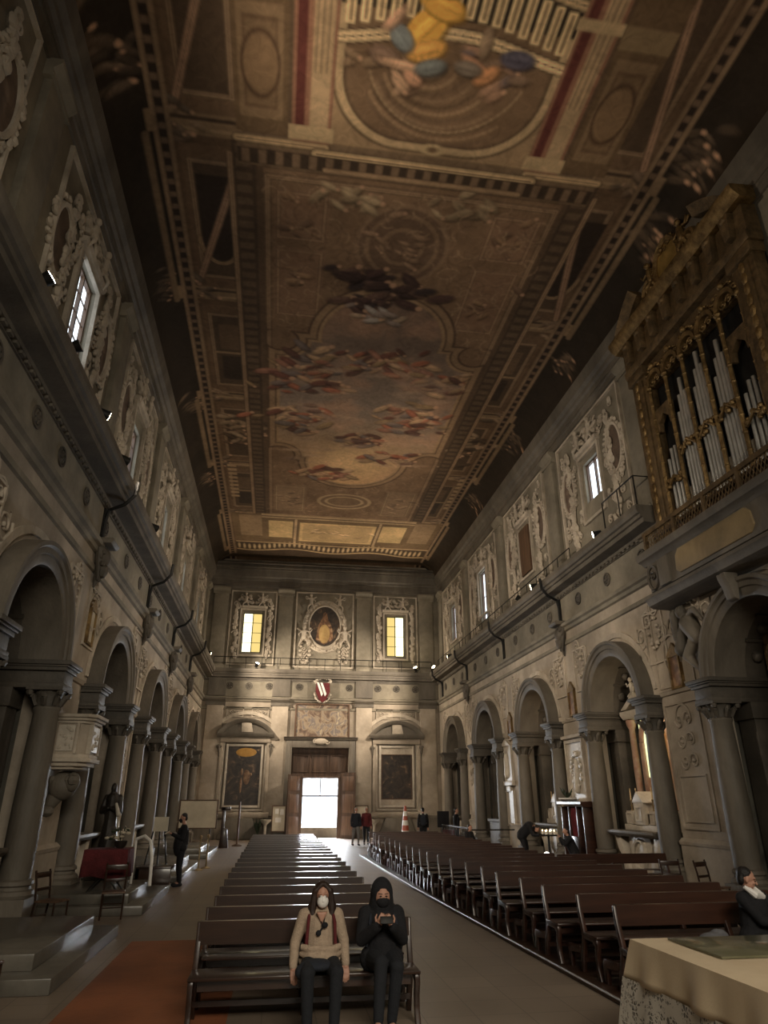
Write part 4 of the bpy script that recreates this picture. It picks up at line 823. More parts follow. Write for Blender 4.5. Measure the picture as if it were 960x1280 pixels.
# ---------------- spot lamps on the ledges (real fittings with their own light)
def spot(x,y,z,tgt,lab,energy,lit,cone=95,col=(1,.84,.66),hang=False):
    t=thing('spot_lamp',lab,'lamp',(x,y,z-.22),'spotlights on the ledges')
    d=(Vector(tgt)-Vector((x,y,z))).normalized(); p=Vector((x,y,z))
    m=M(); m.tube([p-d*.16,p-d*.15,p+d*.1,p+d*.12],[.05,.09,.12,.13],12); m.build('housing',K['iron'],t)
    m=M(); m.tube([p+d*.121,p+d*.13],[.11,.105],12); m.build('lens',K['e_lamp'] if lit else K['tin'],t)
    m=M(); m.tube([(x,y,z-.22),(x,y,z-.1)],.02,5); m.box(x-.1,x+.1,y-.1,y+.1,z-.23,z-.2); m.build('bracket',K['iron'],t)
    if energy:
        l=bpy.data.lights.new('spot','SPOT'); l.energy=energy; l.spot_size=R(cone); l.spot_blend=.9; l.color=col; l.shadow_soft_size=.1
        o=bpy.data.objects.new('spot',l); COL.objects.link(o); o.location=p+d*.2; o.rotation_euler=d.to_track_quat('-Z','Y').to_euler()
RL=((9.75,18.9,1500,(-4,25,7)),(9.75,24.7,1500,(-4,31,7)),(9.75,26.5,600,(0,28,17)),(9.75,38.9,3900,(1,44,7)),(9.75,43.0,500,(3,38,17)))
LL=((-4.25,9.4,1100,(5.5,9,17)),(-4.25,11.2,0,(2,11,13)),(-4.25,13.6,2200,(10,23,7)),(-4.25,15.8,2400,(10,30,7)),(-4.25,20.4,1800,(10,36,7)),(-4.25,40.0,3900,(5,44,7)))
for i,(x,y,en,tg) in enumerate(RL): spot(x,y,9.93,tg,'small black spotlight on the right ledge, %s from the organ'%ORD[i],en,en>0 and i!=2)
for i,(x,y,en,tg) in enumerate(LL): spot(x,y,9.93,tg,'small black spotlight on the left ledge, %s from the camera'%(ORD+['sixth'])[i],en,en>0)
spot(-1.6,43.45,9.93,(1,39,17),'white spotlight on the end wall ledge below the left window',500,True); spot(8.6,43.45,9.93,(5,39,17),'white spotlight on the end wall ledge right of the right window',500,True)
# ---------------- chapel altars
def altar(T,c,side,k,v):
    t=thing('chapel_altar',v['lab'],'altar',T(c,-1,.14))
    mt=v.get('mt',K['marble']); dk=v.get('dk',K['serena'])
    f0=v.get('front',-.15)
    m=M(T); m.run([(-1.1,1.12),(f0-.1,1.12),(f0,1.2),(f0,1.27),(-1.1,1.27)],c-1.35,c+1.35); m.build('altar_slab',dk,t,bev=.01)
    m=M(T)
    m.box(c-.62,c+.62,-1.1,f0-.3,.14,1.12); m.build('altar_front',mt,t,bev=.02)
    for j in (-1,1):
        m=M(T); m.prism([(c+j*1.3,1.12),(c+j*.95,1.12),(c+j*.85,.75),(c+j*.62,.5),(c+j*.62,.14),(c+j*.95,.14),(c+j*.98,.55),(c+j*1.2,.8)],'y',-.9,f0-.22); m.build('side_console',mt,t,bev=.02)
    m=M(T); m.oval(c,.65,.3,.34,[(0,f0-.32),(0,f0-.24),(.06,f0-.22),(.1,f0-.32)],18); m.build('carved_shield',mt,t)
    m=M(T); m.box(c-1.05,c+1.05,-1.1,f0-.45,1.27,1.42)
    for q in (-.85,-.5,.5,.85): m.lathe([(.03,0),(.12,.1),(.16,.22),(.1,.3)],(c+q,f0-.5,1.42),10) if 0 else None
    for q in range(5): m.frame(c-1.0+q*.42,c-.7+q*.42,1.46,1.7,.03,f0-.6,f0-.5)
    m.box(c-1.05,c+1.05,-1.0,f0-.55,1.42,1.78); m.build('gradine',mt,t,bev=.01)
    m=M(T); m.box(c-.28,c+.28,-1.0,f0-.4,1.42,2.0); m.prism([(c-.34,2.0),(c+.34,2.0),(c,2.3)],'y',-1.0,f0-.38); m.frame(c-.14,c+.14,1.55,1.85,.04,f0-.42,f0-.36); m.build('tabernacle',mt,t,bev=.01)
    zt=v.get('top',5.3)
    m=M(T)
    if v.get('arch'):
        w_=v.get('w',1.0); m.box(c-w_,c+w_,-1.12,-1.02,1.85,zt-.6); m.arc(c,zt-.6,[(0.02,-1.12),(0.02,-1.02),(w_,-1.02),(w_,-1.12)],0,180,18)
    else: m.box(c-.8,c+.8,-1.12,-1.02,1.85,zt)
    m.build('altarpiece_painting',v['p'],t,smooth=False)
    m=M(T)
    if v.get('arch'):
        w_=v.get('w',1.0)
        m.arc(c,zt-.6,[(w_,-1.1),(w_,-.9),(w_+.14,-.86),(w_+.2,-.95),(w_+.2,-1.1)],0,180,20)
        for j in (-1,1): m.box(min(c+j*w_,c+j*(w_+.2)),max(c+j*w_,c+j*(w_+.2)),-1.1,-.88,1.8,zt-.6)
    else: m.frame(c-.8,c+.8,1.85,zt,.14,-1.1,-.9)
    m.build('altarpiece_frame',v['f'],t,bev=.015)
    if v.get('cols'):
        for j in (-1,1):
            m=M(T); m.lathe([(.15,0),(.15,.15),(.1,.2),(.105,1.2),(.09,2.3),(.15,2.45),(.16,2.6)],(c+j*1.15,-.85,1.8),12); m.build('small_column',v.get('cm',K['marblered']),t)
        m=M(T); m.run([(-1.1,4.4),(-.7,4.42),(-.6,4.55),(-.6,4.65),(-1.1,4.7)],c-1.35,c+1.35)
        for j in (-1,1): m.prism([(c+j*1.35,4.7),(c+j*.5,5.15),(c+j*.42,5.0),(c+j*1.0,4.7)],'y',-1.1,-.65); putto(m,c+j*.75,5.25,.5,-.9,0,j)
        m.build('broken_pediment',mt,t)
    if v.get('lamp'):
        l=bpy.data.lights.new('altar_fill','POINT'); l.energy=v['lamp']; l.color=(1,.8,.55); l.shadow_soft_size=.08; o=bpy.data.objects.new('altar_fill',l); COL.objects.link(o); o.location=T(c-1.2,-.45,4.3)  # point light added to brighten the altar, without a fitting
    if v.get('candles'):
        for q in (-.8,-.45,.45,.8):
            m=M(T); m.lathe([(.05,0),(.02,.05),(.03,.15),(.015,.2),(.035,.3),(.02,.32),(.018,.6),(.004,.62)],(c+q,f0-.62,1.78),8); m.build('candlestick',K['brass'],t)
P_orange=painting('amber_altar_painting',[(.3,(.12,.05,.02)),(.48,(.30,.15,.06)),(.6,(.42,.26,.12)),(.75,(.2,.1,.05))],1.4)
altar(TR,BAYSR[0],'right',0,dict(lab='shadowed altar in the first chapel on the right, under the organ',p=K['p_brown'],f=K['oldgold'],arch=1,top=6.0,w=1.05,candles=1))
altar(TR,BAYSR[1],'right',1,dict(lab='white marble altar with red marble columns in the second chapel on the right',p=P_orange,f=K['marblered'],cols=1,top=4.3,arch=1,w=.7,candles=1,front=.3,lamp=60))
altar(TR,BAYSR[2],'right',2,dict(lab='marble altar below a tall amber painting in the third chapel on the right',p=P_orange,f=K['gold'],top=5.9,arch=1,w=1.1,candles=1,front=.1,lamp=35))
altar(TR,BAYSR[4],'right',4,dict(lab='pinkish altar in the last chapel on the right',p=K['p_brown'],f=K['marble'],top=4.6,front=.1))
m=M(TR); m.box(20.3,20.6,-1.0,-.96,2.7,4.6); tag(m.build('glowing_streak',K['e_green'],smooth=False),'narrow glowing yellow green pane beside the painting in the second right chapel','pane')  # narrow emissive yellow green strip
altar(TL,BAYS[0],'left',0,dict(lab='altar with a gilded arched frame in the first chapel on the left',p=K['p_dark'],f=K['oldgold'],arch=1,top=6.1,w=1.1,front=.1))
altar(TL,BAYS[1],'left',1,dict(lab='dim altar with a white edged shelf in the second chapel on the left',p=K['p_dark'],f=K['oldgold'],top=4.6,front=.15,candles=1))
altar(TL,BAYS[2],'left',2,dict(lab='dim altar in the third chapel on the left',p=K['p_brown'],f=K['marble'],top=4.5,front=.15))
altar(TL,BAYS[3],'left',3,dict(lab='dim altar in the fourth chapel on the left',p=K['p_dark'],f=K['wood'],top=4.4,front=.05))
altar(TL,BAYS[4],'left',4,dict(lab='dim altar in the fifth chapel on the left, nearest the end wall',p=K['p_brown'],f=K['serena'],top=4.4,front=.05))
# coffer rosettes inside the right arches
for k,(c,z,dd_) in enumerate(((BAYSR[1]+1.1,5.1,-1.1),(BAYSR[2]+1.1,5.1,-1.1),(BAYSR[0]+1.05,5.2,-1.1))):
    m=M(TR); m.arc(c,z,[(.13,dd_),(.13,dd_+.1),(.2,dd_+.1),(.2,dd_)],0,360,16); m.ball((c,dd_+.05,z),(.08,.06,.08),8); tag(m.build('niche_medallion',K['stucco']),'small round medallion inside the %s right arch'%['second','third','first'][k],'medallion')
# fourth right chapel: dark statue on a stone tomb behind an iron railing
c=BAYSR[3]; t=thing('statue','dark bronze robed statue on a stone block in the fourth right chapel','statue',TR(c,-.6,.14))
m=M(TR); m.box(c-.9,c+.9,-1.0,.0,.14,1.15); m.box(c-1.0,c+1.0,-1.05,.08,1.15,1.28); m.build('plinth',K['serena'],t,bev=.02)
def robed(m,x,y,z,h,T=None):
    f=lambda a,b,c_:(x+a*h,y+b*h,z+c_*h)
    m.cap(f(0,0,.08),f(0,0,.5),.17*h,.12*h); m.cap(f(.03,-.02,.1),f(.05,-.02,.3),.16*h,.12*h); m.cap(f(0,0,.5),f(0,-.01,.76),.125*h,.12*h); m.ball(f(0,-.03,.92),(.06*h,.07*h,.08*h),10); m.cap(f(0,0,.8),f(0,-.01,.88),.05*h,.045*h)
    for j in (-1,1): m.cap(f(.13*j,0,.78),f(.17*j,-.05,.6),.055*h,.05*h); m.cap(f(.17*j,-.05,.6),f(.03*j,-.17,.64),.05*h,.032*h)
    for a in range(8): m.cap(f(.14*math.cos(a*.8),.14*math.sin(a*.8),.05),f(.1*math.cos(a*.8),.1*math.sin(a*.8),.45),.035*h,.02*h,6)
x,y,z=TR(c,-.4,1.28); m=M(); robed(m,x,y,z,1.25); m.build('robed_figure',K['bronze'],t,remesh=.03)
t=thing('iron_railing','dark green iron railing standing before the fourth right chapel','railing',(8.6,31.5,0))
m=M(); m.tube([(8.0,26.6+3,1.0),(8.0,34.6,1.0)],.03,6); m.tube([(8.0,29.6,.95),(9.9,29.6,.95)],.03,6); m.tube([(8.0,29.6,.15),(8.0,34.6,.15)],.02,6); m.build('rails',K['bronze'],t)
for i in range(26): m=M(); m.tube([(8.0,29.6+i*.2,0),(8.0,29.6+i*.2,1.0)],.015,5); m.build('baluster',K['bronze'],t)
# reliefs and monuments on the piers
t=thing('framed_relief','pale framed relief panel above the dark red confessional on the right wall','relief',TR(23.3,0,2))
m=M(TR); m.box(22.65,23.95,0,.05,2.1,3.9); wreath(m,23.3,3.0,.35,.55,.05,26,.1); m.cap((23.3,.07,2.4),(23.2,.08,3.3),.14,.08); m.build('carving',K['marble'],t)
m=M(TR); m.frame(22.65,23.95,2.1,3.9,.1,0,.12); m.run([(0,4.0),(.2,4.05),(.2,4.15),(0,4.2)],22.5,24.1); m.build('frame',K['stucco'],t)
t=thing('wall_monument','white marble wall monument between the third and fourth right arches','monument',TR(30.6,0,1))
m=M(TR); m.box(30.05,31.15,0,.1,2.85,4.3); m.prism([(30.0,4.3),(31.2,4.3),(30.6,4.6)],'y',0,.16); m.cap((30.6,.1,3.1),(30.6,.12,3.9),.16,.1); m.build('upper_panel',K['marble'],t)
m=M(TR); m.box(29.9,31.3,0,.18,2.65,2.85); m.box(30.3,30.9,0,.14,2.4,2.65); m.build('shelf',K['marble'],t,bev=.02)
m=M(TR); m.box(30.1,31.1,0,.08,1.1,2.4); m.frame(30.1,31.1,1.1,2.4,.05,0,.11); m.build('lower_tablet',K['marble'],t)
t=thing('pulpit','octagonal stone pulpit with a carved panel on the left wall pier','pulpit',TL(16.5,0,2.7))
def ngon(c,d,r,n=8,a0=22.5): return [(c+r*math.cos(R(a0+i*360/n)),d+r*math.sin(R(a0+i*360/n))) for i in range(n)]
PY,PX=16.4,-4.4
def pbox(m,o,z0,z1):
    x1=-3.98+o; y0,y1=15.85-o,16.95+o; k=.16
    m.prism([(-4.8,y0),(x1-k,y0),(x1,y0+k),(x1,y1-k),(x1-k,y1),(-4.8,y1)],'z',z0,z1)
m=M(); pbox(m,-.04,2.95,3.6); m.build('body',K['wall'],t,bev=.01)
m=M(); pbox(m,-.12,2.66,2.72); pbox(m,-.03,2.72,2.8); pbox(m,.05,2.8,2.88); pbox(m,.0,2.88,2.96); m.build('floor_moulding',K['stucco'],t,bev=.012)
m=M(); pbox(m,.0,3.58,3.64); pbox(m,.05,3.64,3.7); pbox(m,.1,3.7,3.77); m.build('top_cornice',K['stucco'],t,bev=.012)
for (cx_,cy_,rz_,hw_) in ((-4.47,15.88,0,.17),(-4.01,16.4,PI/2,.3)):
    rot=Matrix.Rotation(rz_,3,'Z'); m=M(); m.obox((cx_,cy_,3.28),(hw_,.025,.26),rot)
    for i in range(16): p=Vector((cx_,cy_,3.28))+rot@Vector((rnd.uniform(-hw_+.04,hw_-.04),-.02,rnd.uniform(-.22,.22))); m.ball(p,rnd.uniform(.025,.045),5)
    m.build('relief_panel',K['marble'],t)
    for j in (-1,1): m=M(); m.obox(Vector((cx_,cy_,3.28))+rot@Vector(((hw_+.06)*j,0,0)),(.025,.045,.31),rot); m.build('panel_strip',K['stucco'],t)
m=M(); m.ball((PX-.1,PY,2.35),(.3,.3,.3),12); m.cap((PX-.12,PY,2.3),(PX-.32,PY,1.95),.2,.12); m.ball((PX-.3,PY-.1,1.85),(.14,.14,.12),8); m.ball((PX+.12,PY-.15,2.42),(.16,.16,.2),10); wl=[m.ball((PX-.1+rnd.uniform(-.25,.25),PY+rnd.uniform(-.3,.3),2.45),.11,6) for _ in range(8)]; m.build('carved_corbel',K['serena'],t)
for (T,u,z,s,lab) in ((TL,17.3,6.0,'left','small gilt framed holy picture on the left wall beyond the first arch'),(TR,16.4,5.15,'right','small gilt framed picture beside the organ arch'),(TR,23.1,5.2,'right','small framed picture on the right wall between second and third arches'),(TR,30.0,4.95,'right','small framed picture on the right wall between third and fourth arches')):
    t=thing('small_picture',lab,'picture',T(u,0,z)); m=M(T); m.box(u-.2,u+.2,0,.06,z-.38,z+.38); m.build('panel',K['p_brown'] if s=='right' else K['paper'],t,smooth=False)
    m=M(T); m.frame(u-.2,u+.2,z-.38,z+.38,.06,0,.1); m.prism([(u-.3,z+.44),(u+.3,z+.44),(u,z+.75)],'y',0,.08); m.build('frame',K['gold'],t)
# confessional
t=thing('confessional','dark red brown wooden confessional on the right wall between the second and third chapels','confessional',TR(22.8,.35,0))
m=M(TR); m.box(21.9,23.7,.12,.6,0,.18); m.box(21.9,21.98,.12,.6,.18,1.88); m.box(23.62,23.7,.12,.6,.18,1.88); m.box(21.9,23.7,.12,.16,.18,1.88); m.box(22.45,22.52,.12,.58,.18,1.88); m.box(23.1,23.17,.12,.58,.18,1.88); m.box(22.52,23.1,.54,.6,.18,1.0); m.build('carcass',K['pewred'],t,bev=.01)
m=M(TR); m.run([(.1,1.86),(.62,1.88),(.7,1.95),(.7,2.02),(.1,2.04)],21.82,23.78); m.build('top_cornice',K['pewred'],t)
m=M(TR)
for i in range(5): m.tube([(22.56+i*.1,.5,1.85),(22.58+i*.1,.53,1.4),(22.54+i*.1,.5,1.0)],.05,6)
m.build('red_curtain',mat('red_curtain_cloth',(.13,.015,.02),(.09,.01,.014),.9,6),t)
t=thing('leafy_arrangement','dark potted leaves in a white dish on top of the confessional','plant',TR(23.5,.4,2.04))
m=M(TR); m.lathe([(.2,0),(.3,.06),(.3,.1)],(23.5,.4,2.04),16); m.build('dish',K['white'],t)
m=M(TR)
for i in range(14): a=rnd.random()*6.28; m.tube([(23.5,.4,2.12),(23.5+.15*math.cos(a),.4+.12*math.sin(a),2.28),(23.5+.3*math.cos(a),.4+.22*math.sin(a),2.2+rnd.uniform(0,.3))],[.02,.04,.005],5)
m.build('leaves',K['leaf'],t)
# ---------------- left platforms (altar steps)
def steps(lab,y0,y1,up0=None,up1=None):
    t=thing('stone_steps',lab,'steps',(-3.4,(y0+y1)/2,0)); up0=up0 or y0+.35; up1=up1 or y1-.35
    m=M(); m.box(XL+.05,-2.42,y0,y1,0,.17); m.build('lower_step',K['step'],t,bev=.015)
    m=M(); m.box(XL+.05,-2.76,up0,up1,.17,.35); m.build('upper_step',K['step'],t,bev=.015)
steps('grey stone altar steps on the left nearest the camera',9.7,13.4,10.1,13.1); steps('grey stone altar steps behind the red table on the left',15.6,19.2,15.9,18.6)
steps('grey stone altar steps on the left beyond the standing man',21.3,26.6); steps('grey stone altar steps on the left farthest from the camera',29.6,34.5)
# statue of a monk beside the second left column
t=thing('monk_statue','dark robed monk statue standing on a low pedestal against the left columns','statue',(-3.95,18.9,.35))
m=M(); m.box(-4.3,-3.6,18.55,19.25,.35,.85); m.build('pedestal',K['serena_d'],t,bev=.02)
m=M(); robed(m,-3.95,18.9,.85,1.62); m.v=[(-3.95+(x+3.95)*.78,y,z) for x,y,z in m.v]; m.build('robed_figure',K['bronze'],t,remesh=.02)
m=M(); m.cap((-3.8,18.62,1.98),(-3.72,18.6,1.75),.03,.055); m.cap((-3.74,18.62,1.75),(-3.7,18.66,1.45),.02,.03); m.build('white_lily',K['marble'],t)
# red draped table with dried flowers
t=thing('draped_table','folding table under a dark red cloth on the left steps','table',(-3.35,16.4,.35))
m=M(); m.box(-3.75,-2.95,16.1,16.75,1.08,1.12); m.build('table_top',K['wood'],t)
m=M(); n=40; pts=[]
for i in range(n):
    a=i/n*4; e=int(a); q=a-e; cx_=[(-3.78+.86*q,16.07),(-2.92,16.07+.71*q),(-2.92-.86*q,16.78),(-3.78,16.78-.71*q)][e]; pts.append(cx_)
top=[(x,y,1.13) for x,y in pts]; c0=(-3.35,16.42); lowp=[(x+(x-c0[0])*.06*(1+.8*math.sin(i*1.9)),y+(y-c0[1])*.06*(1+.8*math.sin(i*1.9)),.62+.03*math.sin(i*.7)) for i,(x,y) in enumerate(pts)]
m.add(top+lowp,[tuple(range(n))]+[(i,(i+1)%n,(i+1)%n+n,i+n) for i in range(n)]); cl=m.build('red_cloth',K['maroon'],t); cl.modifiers.new('th','SOLIDIFY').thickness=.012
for j in (-1,1):
    for y in (16.2,16.65): m=M(); m.tube([(-3.35+j*.34,y,1.08),(-3.35-j*.3,y,.36)],.016,6); m.build('leg',K['iron'],t)
t=thing('dried_flowers','dried pale flowers and leaves in a dark bowl on the red draped table','plant',(-3.15,16.4,1.14))
m=M(); m.lathe([(.07,0),(.12,.05),(.14,.13),(.12,.14)],(-3.15,16.4,1.14),14); m.build('bowl',K['bronze'],t)
for i in range(12):
    a=rnd.random()*6.28; r=rnd.uniform(.1,.3); m=M(); h=rnd.uniform(.12,.34); m.tube([(-3.15,16.4,1.24),(-3.15+r*.5*math.cos(a),16.4+r*.5*math.sin(a),1.24+h),(-3.15+r*math.cos(a),16.4+r*math.sin(a),1.2+h*.9)],[.008,.008,.004],5); m.ball((-3.15+r*math.cos(a),16.4+r*math.sin(a),1.2+h*.9),(.05,.05,.03),7); m.build('flower_stem',K['paper'] if i%3 else K['leaf'],t)
m=M(); m.tube([(-3.05,17.6,1.25),(-2.85,17.5,1.32),(-2.7,17.4,1.22),(-2.6,17.2,.9),(-2.56,17.1,.36)],.035,10); m.tube([(-3.05,17.6,1.25),(-3.05,17.6,.36)],.03,8); tag(m.build('white_handrail',K['white']),'curved white handrail beside the red draped table','handrail')
# music stand / easel with a panel beside the man
t=thing('easel','dark easel with a pale panel and hanging bag, beside the standing man','easel',(-3.0,20.6,.0))
m=M(); m.box(-3.15,-2.78,20.48,20.52,1.3,1.65); m.build('panel',K['paper'],t)
for p,q in (((-3.1,20.55,1.6),(-3.3,20.4,.19)),((-2.9,20.55,1.6),(-2.62,20.4,.02)),((-3.0,20.6,1.6),(-3.0,21.0,.1))): m=M(); m.tube([p,q],.02,6); m.build('leg',K['iron'],t)
t=thing('prayer_desk','low dark kneeling desk on the left beside the standing man','desk',(-3.0,19.9,0))
m=M(); m.box(-3.3,-2.45,19.45,19.6,.0,.5); m.box(-3.3,-2.45,19.45,20.1,.48,.54); m.box(-3.3,-3.2,19.45,20.1,0,.5); m.build('body',K['pew'],t,bev=.01)
m=M(); m.box(-2.78,-2.5,19.9,20.0,.1,.4); m.build('white_card',K['paper'],t)
# pairs of brass stanchions
t=thing('stanchion','chrome barrier post at the edge of the left steps','stanchion',(-2.3,25.0,0))
m=M(); m.lathe([(.16,0),(.16,.02),(.03,.05),(.025,.9),(.045,.92),(.05,.98),(.02,1.02)],(-2.3,25.0,0),14); m.build('post',K['brass'],t)
t=thing('stanchion','chrome barrier post just behind another at the left steps','stanchion',(-2.12,25.7,0))
m=M(); m.lathe([(.16,0),(.16,.02),(.03,.05),(.025,.9),(.045,.92),(.05,.98),(.02,1.02)],(-2.12,25.7,0),14); m.build('post',K['brass'],t)
# display board, wooden cross stand, notice board at the far left
t=thing('display_board','large pale display board on dark legs at the far left','display board',(-3.55,36,0))
m=M(); m.box(-4.4,-2.7,36,36.04,.88,2.05); m.build('panel',K['paper'],t)
m=M(); m.T=lambda u,d,z:(u,36-d,z); m.frame(-4.4,-2.7,.88,2.05,.05,-.05,.03); m.build('frame',K['wood'],t)
for x in (-4.2,-2.95): m=M(); m.tube([(x,36.05,.9),(x,36.2,0)],.03,6); m.build('leg',K['iron'],t)
t=thing('wooden_stand','tall dark wooden stand right of the display board','stand',(-2.15,36.3,0))
m=M(); m.box(-2.45,-2.3,36.2,36.3,0,1.75); m.box(-2.5,-2.05,36.2,36.3,1.62,1.78); m.prism([(-2.5,0),(-2.05,0),(-2.15,.8),(-2.4,.9)],'y',36.15,36.35); m.build('frame',K['pew'],t,bev=.01)
t=thing('processional_pole','tall thin wooden pole standing left of the end altar','pole',(-1.7,37.5,0))
m=M(); m.tube([(-1.7,37.5,0),(-1.7,37.5,2.0)],.05,8); m.build('pole',K['wood'],t); m=M(); m.lathe([(.25,0),(.25,.04),(.08,.1)],(-1.7,37.5,0),14); m.build('base',K['wood'],t)
t=thing('notice_board','wood framed notice board with pale sheets, left of the main door','notice board',(.3,43.3,0))
m=M(); m.box(-.05,.65,43.3,43.34,.45,1.75); m.build('panel',K['paper'],t)
m=M(); m.T=lambda u,d,z:(u,43.3-d,z); m.frame(-.05,.65,.45,1.75,.06,-.05,.04); m.build('frame',K['wood'],t)
for x in (-.05,.6): m=M(); m.box(x,x+.05,43.28,43.36,0,.45); m.build('leg',K['wood'],t)
for x,z,w_,h_ in ((.08,1.35,.2,.26),(.36,1.3,.22,.3),(.1,.9,.35,.25)): m=M(); m.box(x,x+w_,43.285,43.3,z,z+h_); m.build('notice_sheet',K['white'],t)
t=thing('notice_board','plain framed board on the wall right of the main door','notice board',(5.0,43.75,1.2))
m=M(TF); m.box(4.85,5.55,.22,.26,.9,1.75); m.build('panel',K['paper'],t); m=M(TF); m.frame(4.85,5.55,.9,1.75,.05,.18,.3); m.build('frame',K['wood'],t)
def font(x,lab):
    t=thing('holy_water_font',lab,'font',(x,43.2,0)); m=M(); m.lathe([(.22,0),(.22,.08),(.09,.16),(.08,.7),(.12,.78)],(x,43.2,0),14); m.build('pedestal',K['marble'],t); m=M(); m.lathe([(.1,.78),(.3,.95),(.34,1.05),(.28,1.06),(.05,.98)],(x,43.2,0),18); m.build('basin',K['marble'],t)
font(-.45,'pale stone holy water font left of the main door'); font(5.9,'pale stone holy water font right of the main door')
t=thing('potted_plant','small dark leafy plant at the foot of the left end altar','plant',(-.85,43.0,0))
m=M(); m.lathe([(.12,0),(.17,.25),(.18,.28)],(-.85,43,0),12); m.build('pot',K['wood'],t); m=M()
for i in range(22): a=rnd.random()*6.28; r=rnd.uniform(.05,.3); m.tube([(-.85,43,.25),(-.85+r*.6*math.cos(a),43+r*.6*math.sin(a),.7),(-.85+r*math.cos(a),43+r*math.sin(a),.7+rnd.uniform(0,.5))],[.01,.05,.004],5)
m.build('leaves',K['leaf'],t)
# striped cone, panel, candle stand
t=thing('striped_cone','tall red and white striped cone in front of the right end altar','cone',(7.0,39,0))
m=M(); m.lathe([(.33,0),(.33,.05),(.25,.06),(.06,1.78),(.04,1.8)],(7.0,39,0),16); m.build('body',K['red'],t)
for z in (.35,.85,1.3): r=lambda z:.25-.19*(z-.06)/1.72+.006; m=M(); m.lathe([(r(z),z),(r(z+.24),z+.24)],(7.0,39,0),16); m.build('white_band',K['stripe'],t)
t=thing('black_panel','square black panel on a stand in the far right corner','panel',(9.3,40,0))
m=M(); m.box(9.0,9.65,40,40.12,.7,1.52); m.build('panel',K['black'],t,bev=.01); m=M(); m.box(9.28,9.36,40.03,40.1,0,.7); m.box(9.1,9.55,39.9,40.2,0,.04); m.build('stand',K['iron'],t)
m=M(); m.box(8.9,9.5,37.9,38.4,0,.6); m.box(8.86,9.54,37.86,38.44,.6,.64); tag(m.build('red_covered_stool',K['maroon'],bev=.03),'low red covered stand below the black panel','stool')
t=thing('candle_stand','votive candle stand with lit candles beside the bending person','candle stand',(9.75,25.4,0))
m=M(); m.box(9.5,10.0,25.1,25.8,.9,.95); m.lathe([(.2,0),(.2,.04),(.04,.08),(.04,.9)],(9.75,25.45,0),12); m.build('tray',K['iron'],t)
gl_=glow('candle_flame',(1,.7,.35),25)
for i in range(6): x,y=9.58+.16*(i%3),25.25+.3*(i//3); m=M(); m.lathe([(.025,0),(.025,.1)],(x,y,.95),8); cd=m.build('candle',K['white'],t); m=M(); m.ball((x,y,1.075),(.012,.012,.025),6); m.build('flame',gl_,cd)
t=thing('glass_lamp','glowing white globe lamp on the floor near the candle stand','lamp',(9.2,24.3,0))
m=M(); m.lathe([(.12,0),(.12,.05),(.04,.08),(.05,.12)],(9.2,24.3,0),12); m.build('base',K['brass'],t); m=M(); m.ball((9.2,24.3,.28),(.15,.15,.19),14); m.build('globe',glow('globe_glass',(1,.95,.85),4),t)
# ---------------- pews
def make_pew(w,lab,mt,grp):
    t=thing('wooden_pew',lab,'pew',(0,0,0),grp)
    m=M(); m.prism([(.02,.66),(.045,.835),(.06,.84),(.06,.872),(-.015,.872),(-.03,.66)],'x',-w/2,w/2); m.build('backrest',mt,t,smooth=False)
    m=M(); m.box(-w/2-.03,w/2+.03,-.50,-.06,.43,.46); m.build('seat',mt,t,bev=.008)
    m=M(); m.box(-w/2+.06,w/2-.06,-.40,-.36,.33,.43); m.build('apron',mt,t)
    m=M(); m.box(-w/2+.05,w/2-.05,.04,.07,.30,.42); m.box(-w/2+.04,w/2-.04,.08,.3,.50,.52); m.build('book_shelf',mt,t,bev=.004)
    m=M(); m.box(-w/2+.03,w/2-.03,.28,.46,.2,.235); m.build('kneeler',mt,t,bev=.006)
    xs=(-w/2,0,w/2) if w>2 else (-w/2,w/2)
    for x in xs:
        th=.026
        m=M(); m.prism([(.03,.87),(.05,.85),(.03,.66),(-.03,.46),(-.03,.38),(.05,.2),(.10,0),(.03,0),(-.02,.16),(-.10,.36),(-.10,.48),(-.03,.68),(.0,.865)],'x',x-th,x+th); m.build('rear_leg',mt,t,bev=.004)
        m=M(); m.prism([(-.05,.43),(-.47,.43),(-.485,.36),(-.44,.24),(-.44,.12),(-.50,0),(-.43,0),(-.385,.12),(-.38,.24),(-.40,.35),(-.34,.385),(-.10,.385)],'x',x-th,x+th); m.build('front_leg',mt,t,bev=.004)
        if x!=0: m=M(); m.prism([(.06,.28),(.44,.26),(.48,.2),(.46,0),(.39,0),(.38,.17),(.06,.2)],'x',x-th,x+th); m.build('kneeler_leg',mt,t,bev=.004)
    m=M(); m.box(-w/2,w/2,-.03,.0,.12,.17); m.build('stretcher',mt,t)
    return t
NTH=['first','second','third','fourth','fifth','sixth','seventh','eighth','ninth','tenth','eleventh','twelfth','thirteenth','fourteenth','fifteenth','sixteenth','seventeenth','eighteenth','nineteenth','twentieth','twenty-first','twenty-second']
p0=make_pew(2.25,'dark wooden pew in the middle block with two seated people, first from the camera',K['pew'],'pews of the middle block')
p0.location=(.42,8.48,0)
for k in range(1,20):
    clone(p0,(.42+rnd.uniform(-.015,.015),8.48+1.065*k,0),'dark wooden pew in the middle block, %s row from the camera'%NTH[k],rz=rnd.uniform(-.006,.006))
q0=make_pew(2.75,'red brown pew in the right block with the leaning seated person, first from the camera',K['pewred'],'pews of the right block')
q0.location=(5.42,8.6,.05)
for k in range(1,21):
    clone(q0,(5.40-.22*min(1,k/9)+rnd.uniform(-.05,.05),8.6+1.03*k,.05),'red brown pew in the right block, %s row from the camera'%NTH[k])
